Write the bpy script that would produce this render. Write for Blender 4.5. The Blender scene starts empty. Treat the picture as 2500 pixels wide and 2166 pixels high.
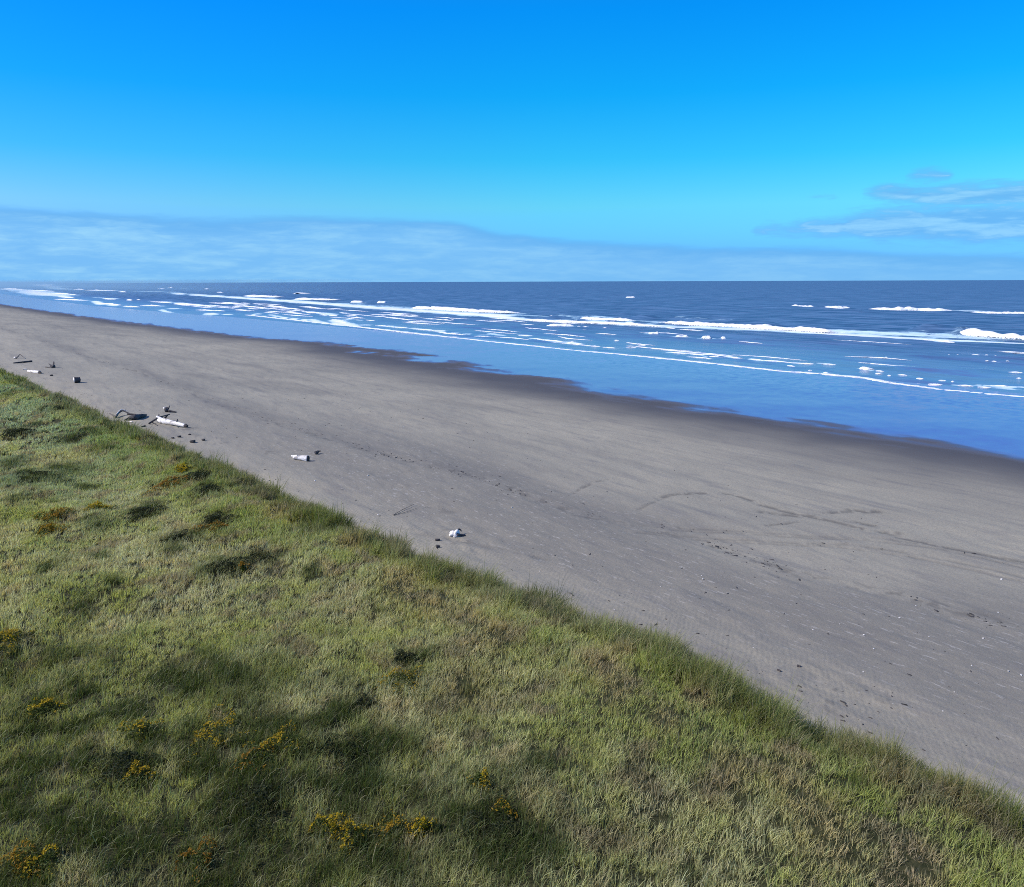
import bpy, math, random
import numpy as np
from mathutils import Vector, Matrix

S = bpy.context.scene
COL = S.collection
rng = np.random.default_rng(7)
random.seed(7)

# ------------------------------------------------------------------ camera
F, PITCH, ROLL, H, TH = 1962., math.radians(11.4), math.radians(0.18), 12., math.radians(35.)
cam = bpy.data.cameras.new("camera")
cam_o = bpy.data.objects.new("camera", cam)
COL.objects.link(cam_o)
cam.sensor_width = 36.
cam.lens = F / 2500. * 36.
cam.clip_start, cam.clip_end = 0.3, 90000.
cam_o.location = (0, 0, H)
cam_o.rotation_mode = 'QUATERNION'
fw = Vector((math.sin(TH) * math.cos(PITCH), math.cos(TH) * math.cos(PITCH), -math.sin(PITCH)))
q = fw.to_track_quat('-Z', 'Y')
cam_o.rotation_quaternion = q @ Matrix.Rotation(-ROLL, 3, 'Z').to_quaternion()
S.camera = cam_o
S.view_settings.view_transform = 'Standard'
S.view_settings.look = 'None'
S.view_settings.exposure = 0.
S.view_settings.gamma = 1.
S.cycles.max_bounces = 6
S.cycles.transparent_max_bounces = 16
S.cycles.volume_bounces = 0
S.cycles.caustics_reflective = False
S.cycles.caustics_refractive = False
S.cycles.use_denoising = False
S.cycles.filter_width = .95


def ray(px, py):
    x, y = px - 1250., 1083. - py
    c, s = math.cos(ROLL), math.sin(ROLL)
    x, y = c * x + s * y, -s * x + c * y
    f_ = F * math.cos(PITCH) + y * math.sin(PITCH)
    u = -F * math.sin(PITCH) + y * math.cos(PITCH)
    return np.array([f_ * math.sin(TH) + x * math.cos(TH), f_ * math.cos(TH) - x * math.sin(TH), u])


def at(px, py, z=0.):
    r = ray(px, py)
    t = (z - H) / min(r[2], -0.5)
    return np.array([r[0] * t, r[1] * t, z])


# ------------------------------------------------------------------ node helpers
class NT:
    def __init__(s, nt):
        s.nt = nt
        s.L = nt.links

    def n(s, typ, **k):
        o = s.nt.nodes.new(typ)
        for a, b in k.items():
            setattr(o, a, b)
        return o

    def set(s, inp, v):
        if v is None:
            return
        if isinstance(v, bpy.types.NodeSocket):
            s.L.new(v, inp)
        else:
            if isinstance(v, tuple) and len(v) == 3 and inp.type == 'RGBA':
                v = v + (1.,)
            inp.default_value = v

    def m(s, op, a, b=None, c=None, clamp=False):
        o = s.n('ShaderNodeMath', operation=op, use_clamp=clamp)
        for i, v in enumerate((a, b, c)):
            s.set(o.inputs[i], v)
        return o.outputs[0]

    def vm(s, op, a, b=None, scale=None):
        o = s.n('ShaderNodeVectorMath', operation=op)
        s.set(o.inputs[0], a)
        if b is not None:
            s.set(o.inputs[1], b)
        if scale is not None:
            s.set(o.inputs['Scale'], scale)
        return o.outputs[0]

    def mix(s, f, a, b, blend='MIX'):
        o = s.n('ShaderNodeMix', data_type='RGBA', blend_type=blend)
        s.set(o.inputs[0], f)
        s.set(o.inputs[6], a)
        s.set(o.inputs[7], b)
        return o.outputs[2]

    def rng(s, v, a, b, c=0., d=1., smooth=True):
        o = s.n('ShaderNodeMapRange', interpolation_type='SMOOTHSTEP' if smooth else 'LINEAR')
        for i, x in enumerate((v, a, b, c, d)):
            s.set(o.inputs[i], x)
        return o.outputs[0]

    def noise(s, vec, scale, detail=4., rough=.55, dist=0.):
        o = s.n('ShaderNodeTexNoise')
        s.set(o.inputs['Vector'], vec)
        o.inputs['Scale'].default_value = scale
        o.inputs['Detail'].default_value = detail
        o.inputs['Roughness'].default_value = rough
        o.inputs['Distortion'].default_value = dist
        return o

    def attr(s, name):
        return s.n('ShaderNodeAttribute', attribute_name=name)

    def xyz(s, x, y, z=0.):
        o = s.n('ShaderNodeCombineXYZ')
        for i, v in enumerate((x, y, z)):
            s.set(o.inputs[i], v)
        return o.outputs[0]

    def curve(s, v, pts, lo, hi):
        """piecewise smooth function: pts = [(x, y)], x mapped over lo..hi, y in 0..1"""
        f = s.rng(v, lo, hi, 0., 1., False)
        o = s.n('ShaderNodeFloatCurve')
        cm = o.mapping
        c = cm.curves[0]
        P = sorted(((x - lo) / (hi - lo), y) for x, y in pts)
        while len(c.points) < len(P):
            c.points.new(.5, .5)
        for p, (x, y) in zip(c.points, P):
            p.location = (x, y)
            p.handle_type = 'AUTO_CLAMPED'
        cm.update()
        s.set(o.inputs['Value'], f)
        return o.outputs[0]


# ------------------------------------------------------------------ world: sky with low cloud
SUN_EL, SUN_AZ = math.radians(41.), math.radians(-66.)      # azimuth clockwise from +Y
w = bpy.data.worlds.new("World")
S.world = w
w.use_nodes = True
W = NT(w.node_tree)
bg = w.node_tree.nodes['Background']
sky = W.n('ShaderNodeTexSky', sky_type='NISHITA', sun_disc=False)
sky.sun_elevation, sky.sun_rotation = SUN_EL, SUN_AZ
tc = W.n('ShaderNodeTexCoord')
sp = W.n('ShaderNodeSeparateXYZ')
W.L.new(tc.outputs['Generated'], sp.inputs[0])
el = W.m('MULTIPLY', W.m('ARCSINE', sp.outputs[2]), 57.29578)
az = W.m('MULTIPLY', W.m('ARCTAN2', sp.outputs[0], sp.outputs[1]), 57.29578)
ramp = W.n('ShaderNodeValToRGB')
W.L.new(W.m('DIVIDE', el, 90., clamp=True), ramp.inputs[0])
tint = [(0, (.42, 1.30, 3.2)), (2, (.33, 1.15, 2.7)), (5, (.36, 1.38, 1.92)), (8, (.13, 1.30, 1.90)), (12, (.03, 1.20, 2.05)),
        (17, (.012, 1.10, 2.3)), (28, (.12, .85, 2.0)), (50, (.70, .95, 1.25))]
er = ramp.color_ramp
while len(er.elements) < len(tint):
    er.elements.new(.5)
for e, (d, c) in zip(er.elements, tint):
    e.position = d / 90.
for e, (d, c) in zip(er.elements, tint):
    e.color = tuple(v / 4. for v in c) + (1.,)
base = W.vm('MULTIPLY', sky.outputs[0], W.vm('SCALE', ramp.outputs[0], scale=.4))   # .1 strength x 4
side = W.mix(W.rng(az, 38., -6., 0., 1., False), (1., 1., 1.), (1.5, .80, .97))
base = W.vm('MULTIPLY', base, side)


def azel(px, py):
    r = ray(px, py)
    return math.degrees(math.atan2(r[0], r[1])), math.degrees(math.atan2(r[2], math.hypot(r[0], r[1])))


cv = W.xyz(W.m('MULTIPLY', az, .16), W.m('MULTIPLY', el, 1.1), 0.)
n1 = W.noise(cv, 1.0, 6., .58, .3).outputs[0]
n1c = W.m('SUBTRACT', n1, .5)
cv2 = W.xyz(W.m('MULTIPLY', az, .55), W.m('MULTIPLY', el, 2.6), 3.)
n2 = W.noise(cv2, 1.0, 6., .6, .4).outputs[0]
n2c = W.m('SUBTRACT', n2, .5)
LO, HI = -40., 110.


def azcurve(pts, k=10.):
    return W.m('MULTIPLY', W.curve(az, pts, LO, HI), k)


bank = [azel(*p) for p in ((-300, 480), (0, 497), (300, 518), (500, 530), (800, 528), (1080, 534), (1160, 548), (1240, 564), (1500, 592), (1750, 600),
                           (2000, 602), (2200, 616), (2500, 622))]
bank = [(LO, .55)] + [(a, e / 10.) for a, e in bank] + [(90, .12), (HI, .3)]
top = azcurve(bank)
edge = W.m('ADD', W.m('SUBTRACT', top, el), W.m('ADD', W.m('MULTIPLY', n1c, .9), W.m('MULTIPLY', n2c, .35)))
m1 = W.rng(edge, -.15, .50)
# inside the bank: darker just under its top, brighter billows lower, veil toward the horizon
deep = W.rng(edge, .1, 1.3)
bright = W.rng(W.m('ADD', n1, W.m('MULTIPLY', n2c, .6)), .32, .80)
c_edge, c_mid, c_hi = (.135, .45, .89), (.20, .53, .94), (.34, .69, .97)
ccol = W.mix(W.m('MULTIPLY', deep, .9), c_edge, c_mid)
ccol = W.mix(W.m('MULTIPLY', W.m('MULTIPLY', bright, deep), W.rng(az, 48., -2., .40, 1.)), ccol, c_hi)


def wisp(pts):
    """pts: (px, centre y, half thickness px) -> mask"""
    A, Cc, Hh = [], [], []
    for px, y, h in pts:
        a, e = azel(px, y)
        Cc.append((a, e / 10.))
        Hh.append((a, (h * 1.35 / 34.) / 10. + .1))
    Cc = [(LO, Cc[0][1])] + Cc + [(HI, Cc[-1][1])]
    Hh = [(LO, .0)] + Hh + [(HI, 0.)]
    d = W.m('ABSOLUTE', W.m('SUBTRACT', el, azcurve(Cc)))
    h = W.m('SUBTRACT', azcurve(Hh), 1.0)
    return W.m('ADD', W.m('SUBTRACT', h, d), W.m('ADD', W.m('MULTIPLY', n2c, 1.3), W.m('MULTIPLY', n1c, .8)))


wA = wisp([(1780, 566, -25), (1850, 562, 5), (2000, 556, 16), (2200, 548, 30), (2500, 545, 34), (2800, 540, 30), (3100, 540, -30)])
wB = wisp([(2040, 470, -30), (2120, 468, 8), (2250, 478, 20), (2500, 478, 22), (2800, 480, 15), (3000, 480, -30)])
wC = wisp([(2150, 445, -28), (2210, 440, 3), (2280, 428, 12), (2330, 430, 4), (2380, 428, -25)])
wD = wisp([(1920, 482, -30), (1975, 482, -1), (2030, 478, 1), (2080, 482, -30)])
wm = W.m('MAXIMUM', W.m('MAXIMUM', wA, wB), W.m('MAXIMUM', wC, wD))
m2 = W.m('MULTIPLY', W.rng(wm, -.30, .75), .85)
wcol = W.mix(W.m('MULTIPLY', W.rng(wm, .25, .75), W.rng(W.m('ADD', n1, W.m('MULTIPLY', n2c, .4)), .38, .66)), (.145, .45, .89), (.30, .64, .97))
out = W.mix(W.m('MULTIPLY', m1, .92), base, ccol)
out = W.mix(m2, out, wcol)
W.L.new(out, bg.inputs[0])
bg.inputs[1].default_value = 1.

sunv = Vector((math.sin(SUN_AZ) * math.cos(SUN_EL), math.cos(SUN_AZ) * math.cos(SUN_EL), math.sin(SUN_EL)))
sl = bpy.data.lights.new("sun", 'SUN')
sl.energy, sl.angle, sl.color = 4.7, math.radians(.53), (1., .93, .82)
so = bpy.data.objects.new("sun", sl)
COL.objects.link(so)
so.rotation_mode = 'QUATERNION'
so.rotation_quaternion = sunv.to_track_quat('Z', 'Y')

# ------------------------------------------------------------------ numpy noise


def _h(ix, iy, seed):
    with np.errstate(over='ignore'):
        n = (ix.astype(np.int64) * 374761393 + iy.astype(np.int64) * 668265263 + seed * 2147483647) & 0xFFFFFFFF
        n = ((n ^ (n >> 13)) * 1274126177) & 0xFFFFFFFF
        n = n ^ (n >> 16)
    return (n & 0xFFFFFF) / float(0xFFFFFF)


def vnoise(x, y, seed=0):
    x, y = np.asarray(x, float), np.asarray(y, float)
    ix, iy = np.floor(x), np.floor(y)
    fx, fy = x - ix, y - iy
    ux, uy = fx * fx * fx * (fx * (fx * 6 - 15) + 10), fy * fy * fy * (fy * (fy * 6 - 15) + 10)
    a, b = _h(ix, iy, seed), _h(ix + 1, iy, seed)
    c, d = _h(ix, iy + 1, seed), _h(ix + 1, iy + 1, seed)
    return (a + (b - a) * ux) * (1 - uy) + (c + (d - c) * ux) * uy


def fbm(x, y, seed=0, oct=4, gain=.5):
    r, a, t = 0., 1., 0.
    for i in range(oct):
        r = r + a * (vnoise(x, y, seed + i * 17) - .5)
        t += a
        a *= gain
        x, y = x * 2.03 + 11.3, y * 2.03 + 5.7
    return r / t * 2.        # about -1..1


def sst(x, a, b):
    t = np.clip((x - a) / (b - a), 0, 1)
    return t * t * (3 - 2 * t)


# ------------------------------------------------------------------ terrain
def crest_x(y):
    b = np.interp(y, [-200, -50, 0, 4, 8, 13, 18, 27, 39, 52, 83, 120, 200, 400, 800, 3000],
                  [14.5, 13.6, 12.5, 12.2, 11.8, 11.7, 10.6, 9.3, 8.4, 6.9, 3.5, 0, -8, -25, -50, -120])
    return b + .34 * fbm(y / 3.1, y * 0 + 3.3, 5, 3) + .25 * fbm(y / .9, y * 0 + 9.3, 6, 2)


def water_shift(y):
    return np.interp(y, [-1e5, 130, 150, 175, 229, 315, 494, 900, 3000, 20000], [0, 0, 2, -4, -9, -17, -32, -40, -60, -200])


def dune_h(x, y):
    """height of the dune top"""
    z = 3.75 + .32 * fbm(x / 7., y / 9., 21, 3) + .17 * fbm(x / 2.1, y / 2.4, 22, 2)
    z = z + .30 * np.exp(-((x - crest_x(y) + 1.2) / 1.3) ** 2)
    return z + .006 * np.clip(-x - 12, 0, 200)


def beach_h(x, y):
    xs = x - water_shift(y) * sst(x, 10, 60)
    z = np.interp(xs, [-500, 10, 14, 19, 22.5, 24.5, 30, 40, 57, 75, 93, 130, 200, 400],
                  [3., 2.75, 2.5, 2.15, 1.9, 1.68, 1.42, .92, .36, .16, .0, -.8, -3, -8])
    dry = 1 - sst(xs, 34, 55)
    z = z + dry * (.07 * fbm(x / 3.2 + y / 14., y / 8., 31, 3) + .035 * fbm(x / .7, y / 1.6, 32, 3))
    z = z + .035 * (1 - dry) * fbm(x / 6., y / 6., 33, 3) * (1 - sst(xs, 80, 95))
    return z


def terrain(x, y):
    c = crest_x(y)
    d = x - c
    t = sst(d, -.2, 3.0)
    return dune_h(np.minimum(x, c + .2), y) * (1 - t) + beach_h(np.maximum(x, c), y) * t


def gp(px, py):
    """the point of the ground that the photograph shows at a pixel"""
    r = ray(px, py)
    t = np.concatenate([np.linspace(4, 200, 4000), np.linspace(200.2, 900, 3000)]) / math.hypot(r[0], r[1])
    x, y, z = r[0] * t, r[1] * t, H + r[2] * t
    below = z < terrain(x, y)
    i = int(np.argmax(below)) if below.any() else len(t) - 1
    return np.array([x[i], y[i], float(terrain(x[i], y[i]))])


def seg_dist(x, y, pts):
    d = np.full(x.shape, 1e9)
    for (ax, ay), (bx, by) in zip(pts[:-1], pts[1:]):
        vx, vy = bx - ax, by - ay
        t = np.clip(((x - ax) * vx + (y - ay) * vy) / max(vx * vx + vy * vy, 1e-9), 0, 1)
        d = np.minimum(d, np.hypot(x - ax - t * vx, y - ay - t * vy))
    return d


def mesh_np(name, verts, quads=None, tris=None, attrs=None, smooth=True):
    me = bpy.data.meshes.new(name)
    verts = np.ascontiguousarray(verts, np.float32)
    me.vertices.add(len(verts))
    me.vertices.foreach_set('co', verts.ravel())
    li, ls = [], []
    off = 0
    for f, k in ((quads, 4), (tris, 3)):
        if f is not None and len(f):
            li.append(np.asarray(f, np.int32).ravel())
            ls.append(off + np.arange(len(f), dtype=np.int32) * k)
            off += len(f) * k
    li, ls = np.concatenate(li), np.concatenate(ls)
    me.loops.add(len(li))
    me.loops.foreach_set('vertex_index', li)
    me.polygons.add(len(ls))
    me.polygons.foreach_set('loop_start', ls)
    if smooth:
        me.polygons.foreach_set('use_smooth', np.ones(len(ls), bool))
    for k, v in (attrs or {}).items():
        v = np.asarray(v, np.float32)
        if v.ndim == 1:
            a = me.attributes.new(k, 'FLOAT', 'POINT')
            a.data.foreach_set('value', v)
        else:
            a = me.attributes.new(k, 'FLOAT_COLOR', 'POINT')
            a.data.foreach_set('color', np.concatenate([v, np.ones((len(v), 1), np.float32)], 1).ravel())
    me.update(calc_edges=True)
    return me


def link(name, me, mat=None, parent=None, **props):
    o = bpy.data.objects.new(name, me)
    COL.objects.link(o)
    if mat is not None:
        o.data.materials.append(mat)
    if parent is not None:
        o.parent = parent
    for k, v in props.items():
        if v:
            o[k] = v
    return o


# ------------------------------------------------------------------ materials
def material(name):
    m = bpy.data.materials.new(name)
    m.use_nodes = True
    t = NT(m.node_tree)
    return m, t, m.node_tree.nodes['Principled BSDF']


def mat_ground():
    m, t, b = material('sand')
    P = t.n('ShaderNodeNewGeometry').outputs['Position']
    wet, damp_shade, mark, turf = (t.attr(k).outputs['Fac'] for k in ('wet', 'damp_shade', 'mark', 'turf'))
    big = t.noise(P, .09, 3.).outputs[0]
    # wind streaks run along the shore
    mp = t.n('ShaderNodeMapping')
    t.L.new(P, mp.inputs[0])
    mp.inputs['Rotation'].default_value = (0, 0, math.radians(-9))
    mp.inputs['Scale'].default_value = (1.7, .34, 1.)
    streak = t.noise(mp.outputs[0], 1.0, 6., .62).outputs[0]
    mp2 = t.n('ShaderNodeMapping')
    t.L.new(P, mp2.inputs[0])
    mp2.inputs['Rotation'].default_value = (0, 0, math.radians(40))
    mp2.inputs['Scale'].default_value = (5.5, 1.3, 1.)
    fleck = t.noise(mp2.outputs[0], 1.4, 4., .6).outputs[0]
    grain = t.noise(P, 9., 5., .7).outputs[0]
    fine = t.noise(P, 42., 3., .7).outputs[0]
    dry = t.mix(t.rng(big, .35, .65), (.305, .285, .216), (.370, .342, .254))
    mpt = t.n('ShaderNodeMapping')
    t.L.new(P, mpt.inputs[0])
    mpt.inputs['Rotation'].default_value = (0, 0, math.radians(-7))
    mpt.inputs['Scale'].default_value = (.60, .055, 1.)
    tone = t.noise(mpt.outputs[0], 1., 5., .6).outputs[0]
    dry = t.mix(t.rng(tone, .46, .68, 0., .36), dry, (.175, .164, .140))
    dry = t.mix(t.rng(tone, .44, .30, 0., .22), dry, (.40, .375, .30))
    dry = t.mix(t.m('MULTIPLY', t.rng(streak, .50, .70), .45), dry, (.160, .154, .150))
    dry = t.mix(t.m('MULTIPLY', t.attr('flaky').outputs['Fac'], .55), dry, (.145, .135, .112))
    dry = t.mix(t.m('MULTIPLY', t.rng(fleck, .59, .66), t.m('MULTIPLY', t.attr('flaky').outputs['Fac'], .75)), dry, (.42, .40, .35))
    dry = t.mix(t.m('MULTIPLY', t.rng(fleck, .40, .30), t.m('MULTIPLY', t.attr('flaky').outputs['Fac'], .35)), dry, (.15, .148, .15))
    dry = t.mix(t.rng(grain, .38, .62, 0., .34), dry, (.155, .15, .14))
    dry = t.mix(t.rng(fine, .35, .7, 0., .30), dry, (.36, .35, .34))
    damp_shade_c = t.mix(t.rng(grain, .3, .7, 0., .4), (.072, .073, .082), (.094, .093, .100))
    col = t.mix(damp_shade, dry, damp_shade_c)
    col = t.mix(t.rng(wet, .55, 1.), col, (.125, .060, .21))  # sky reflection partly painted in as a bluish base
    col = t.mix(mark, col, (.060, .056, .054))
    soil = t.mix(t.rng(grain, .35, .65), (.018, .024, .008), (.050, .050, .022))
    col = t.mix(turf, col, soil)
    t.L.new(col, b.inputs['Base Color'])
    t.L.new(t.rng(wet, 0., 1., .92, .10, False), b.inputs['Roughness'])
    t.L.new(t.rng(wet, 0., 1., 1.30, 2.75, False), b.inputs['IOR'])
    t.L.new(t.mix(wet, (1., 1., 1.), (1., .5, 1.)), b.inputs['Specular Tint'])
    bump = t.n('ShaderNodeBump')
    bump.inputs['Distance'].default_value = .05
    hh = t.m('ADD', t.m('MULTIPLY', grain, .5), t.m('ADD', t.m('MULTIPLY', streak, .5), t.m('MULTIPLY', fine, .18)))
    # small wind ripples at the dune foot
    wv = t.n('ShaderNodeTexWave', wave_type='BANDS', bands_direction='X')
    mp3 = t.n('ShaderNodeMapping')
    t.L.new(P, mp3.inputs[0])
    mp3.inputs['Rotation'].default_value = (0, 0, math.radians(52))
    t.L.new(mp3.outputs[0], wv.inputs['Vector'])
    wv.inputs['Scale'].default_value = 2.2
    wv.inputs['Distortion'].default_value = 5.
    wv.inputs['Detail'].default_value = 2.
    wv.inputs['Detail Scale'].default_value = .8
    hh = t.m('ADD', hh, t.m('MULTIPLY', wv.outputs['Fac'], t.m('MULTIPLY', t.attr('ripple').outputs['Fac'], .07)))
    t.L.new(hh, bump.inputs['Height'])
    t.L.new(t.m('MULTIPLY', t.m('SUBTRACT', 1., damp_shade), .75), bump.inputs['Strength'])
    # in the water film the surface is only faintly rippled
    nn = t.noise(P, .9, 4., .6).outputs['Color']
    pert = t.vm('SCALE', t.vm('SUBTRACT', nn, (.5, .5, .5)), scale=t.m('ADD', .035, t.m('MULTIPLY', t.attr('swash').outputs['Fac'], .16)))
    pert = t.vm('MULTIPLY', pert, (1., .6, 0.))
    nrm = t.vm('NORMALIZE', t.vm('ADD', bump.outputs[0], t.vm('SCALE', pert, scale=wet)))
    t.L.new(nrm, b.inputs['Normal'])
    return m


def mat_sea():
    m, t, b = material('sea_water')
    P = t.n('ShaderNodeNewGeometry').outputs['Position']
    foam, shal = t.attr('foam').outputs['Fac'], t.attr('shallow').outputs['Fac']
    mp = t.n('ShaderNodeMapping')
    t.L.new(P, mp.inputs[0])
    mp.inputs['Scale'].default_value = (1., .45, 1.)
    v = mp.outputs[0]
    N = t.n('ShaderNodeNewGeometry').outputs['Normal']
    a = t.noise(v, .055, 3., .6).outputs['Color']
    c = t.noise(v, .42, 4., .65).outputs['Color']
    pa = t.vm('MULTIPLY', t.vm('SUBTRACT', a, (.5, .5, .5)), (.34, .34, 0.))
    pc = t.vm('MULTIPLY', t.vm('SUBTRACT', c, (.5, .5, .5)), (.55, .55, 0.))
    mpb = t.n('ShaderNodeMapping')
    t.L.new(P, mpb.inputs[0])
    mpb.inputs['Rotation'].default_value = (0, 0, math.radians(4))
    mpb.inputs['Scale'].default_value = (.17, .028, 1.)
    b_ = t.noise(mpb.outputs[0], 1., 4., .6).outputs['Color']
    pa = t.vm('ADD', pa, t.vm('MULTIPLY', t.vm('SUBTRACT', b_, (.5, .5, .5)), (1.05, .15, 0.)))
    calm = t.rng(shal, 0., 1., 1., .55, False)
    nrm = t.vm('NORMALIZE', t.vm('ADD', N, t.vm('SCALE', t.vm('ADD', pa, pc), scale=calm)))
    patch = t.noise(mpb.outputs[0], 1.7, 5., .65).outputs[0]
    col = t.mix(t.rng(patch, .35, .65), (.030, .086, .175), (.105, .200, .345))  # slope shading of the swell painted as light and dark streaks
    col = t.mix(t.m('MULTIPLY', shal, .85), col, (.115, .145, .27))
    fn = t.noise(v, .55, 6., .72, .6).outputs[0]
    fm = t.rng(t.m('ADD', foam, t.m('MULTIPLY', t.m('SUBTRACT', fn, .5), 1.1)), .42, .66)
    fm = t.m('MULTIPLY', fm, t.rng(foam, .02, .15))
    col = t.mix(fm, col, t.mix(t.rng(foam, .5, 1.), (.46, .70, .80), (.86, .90, .92)))
    t.L.new(col, b.inputs['Base Color'])
    t.L.new(t.m('MAXIMUM', t.m('MULTIPLY', fm, .8), t.rng(shal, 0., 1., .50, .22, False)), b.inputs['Roughness'])
    b.inputs['Specular Tint'].default_value = (1., .74, 1., 1.)
    b.inputs['IOR'].default_value = 1.333
    t.L.new(nrm, b.inputs['Normal'])
    return m


def mat_foam():
    m, t, b = material('white_foam')
    P = t.n('ShaderNodeNewGeometry').outputs['Position']
    n = t.noise(P, 1.3, 5., .7).outputs[0]
    t.L.new(t.mix(t.rng(n, .3, .6), (.74, .82, .86), (.93, .94, .94)), b.inputs['Base Color'])
    b.inputs['Roughness'].default_value = .7
    bp = t.n('ShaderNodeBump')
    bp.inputs['Distance'].default_value = .25
    bp.inputs['Strength'].default_value = .7
    t.L.new(n, bp.inputs['Height'])
    t.L.new(bp.outputs[0], b.inputs['Normal'])
    # thin lacy foam towards the ends and skirts: the water shows through its holes
    e = t.attr('body').outputs['Fac']
    n2_ = t.noise(P, 2.2, 5., .7, .5).outputs[0]
    a = t.rng(t.m('ADD', e, t.m('MULTIPLY', t.m('SUBTRACT', n2_, .5), 1.5)), .08, .48)
    t.L.new(a, b.inputs['Alpha'])
    return m


def mat_grass():
    m, t, b = material('grass_blades')
    c = t.attr('col').outputs['Color']
    b.inputs['Roughness'].default_value = .55
    t.L.new(c, b.inputs['Base Color'])
    b.inputs['Specular IOR Level'].default_value = .12
    tr = t.n('ShaderNodeBsdfTranslucent')
    t.L.new(t.mix(1., c, (1.15, 1.15, .65), 'MULTIPLY'), tr.inputs[0])
    mx = t.n('ShaderNodeMixShader')
    mx.inputs[0].default_value = .42
    t.L.new(b.outputs[0], mx.inputs[1])
    t.L.new(tr.outputs[0], mx.inputs[2])
    t.L.new(mx.outputs[0], m.node_tree.nodes['Material Output'].inputs[0])
    return m


def mat_wood(name, c0, c1, c2, scale=3.):
    m, t, b = material(name)
    P = t.n('ShaderNodeTexCoord').outputs['Object']
    g = t.noise(P, scale * 3., 5., .65, .5).outputs[0]
    k = t.noise(P, scale * .8, 3., .6).outputs[0]
    col = t.mix(t.rng(g, .3, .65), c0, c1)
    col = t.mix(t.rng(k, .54, .62, 0., .8), col, c2)
    t.L.new(col, b.inputs['Base Color'])
    b.inputs['Roughness'].default_value = .85
    bp = t.n('ShaderNodeBump')
    bp.inputs['Distance'].default_value = .05
    bp.inputs['Strength'].default_value = .8
    t.L.new(g, bp.inputs['Height'])
    t.L.new(bp.outputs[0], b.inputs['Normal'])
    return m


M_ground, M_sea, M_foam, M_grass = mat_ground(), mat_sea(), mat_foam(), mat_grass()
M_white = mat_wood('bleached_wood', (.80, .77, .72), (.93, .91, .87), (.35, .33, .31))
M_dark = mat_wood('dark_wood', (.030, .028, .032), (.060, .054, .056), (.11, .10, .10))
M_grey = mat_wood('grey_wood', (.09, .082, .078), (.16, .145, .135), (.05, .045, .045))
M_end = mat_wood('near_black_wood', (.030, .028, .030), (.070, .064, .064), (.015, .014, .014))
M_stone = mat_wood('dark_stone', (.035, .034, .036), (.075, .072, .072), (.02, .02, .02), 8.)
M_shell = mat_wood('shell', (.80, .78, .74), (.90, .88, .85), (.7, .66, .6), 20.)
M_leaf_dark = M_grass

# ------------------------------------------------------------------ polar sheets
deps = np.concatenate([[88., 82., 76., 70., 65., 60.], np.arange(56., .30, -.068)])
rad0 = np.tan(np.radians(90 - deps)) * 9.6
rads = np.concatenate([rad0, np.geomspace(rad0[-1] * 1.08, 52000., 46)])
fine = np.radians(np.arange(35 - 50, 35 + 50, .072))
rest = np.radians(np.arange(35 + 50, 35 + 310, 2.5))
azs = np.concatenate([fine, rest])
NA, NR = len(azs), len(rads)
GX = (np.sin(azs)[None, :] * rads[:, None]).ravel()
GY = (np.cos(azs)[None, :] * rads[:, None]).ravel()
idx = np.arange(NA * NR).reshape(NR, NA)
nx_ = np.roll(idx, -1, axis=1)
QUADS = np.stack([idx[:-1], nx_[:-1], nx_[1:], idx[1:]], -1).reshape(-1, 4)[:, ::-1]
GR = np.repeat(rads, NA)


def sub_sheet(keep_v):
    k = keep_v[QUADS].any(1)
    f = QUADS[k]
    used, inv = np.unique(f, return_inverse=True)
    return used, inv.reshape(-1, 4)


def px_line(pts):
    return [tuple(gp(*p)[:2]) for p in pts]


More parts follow.
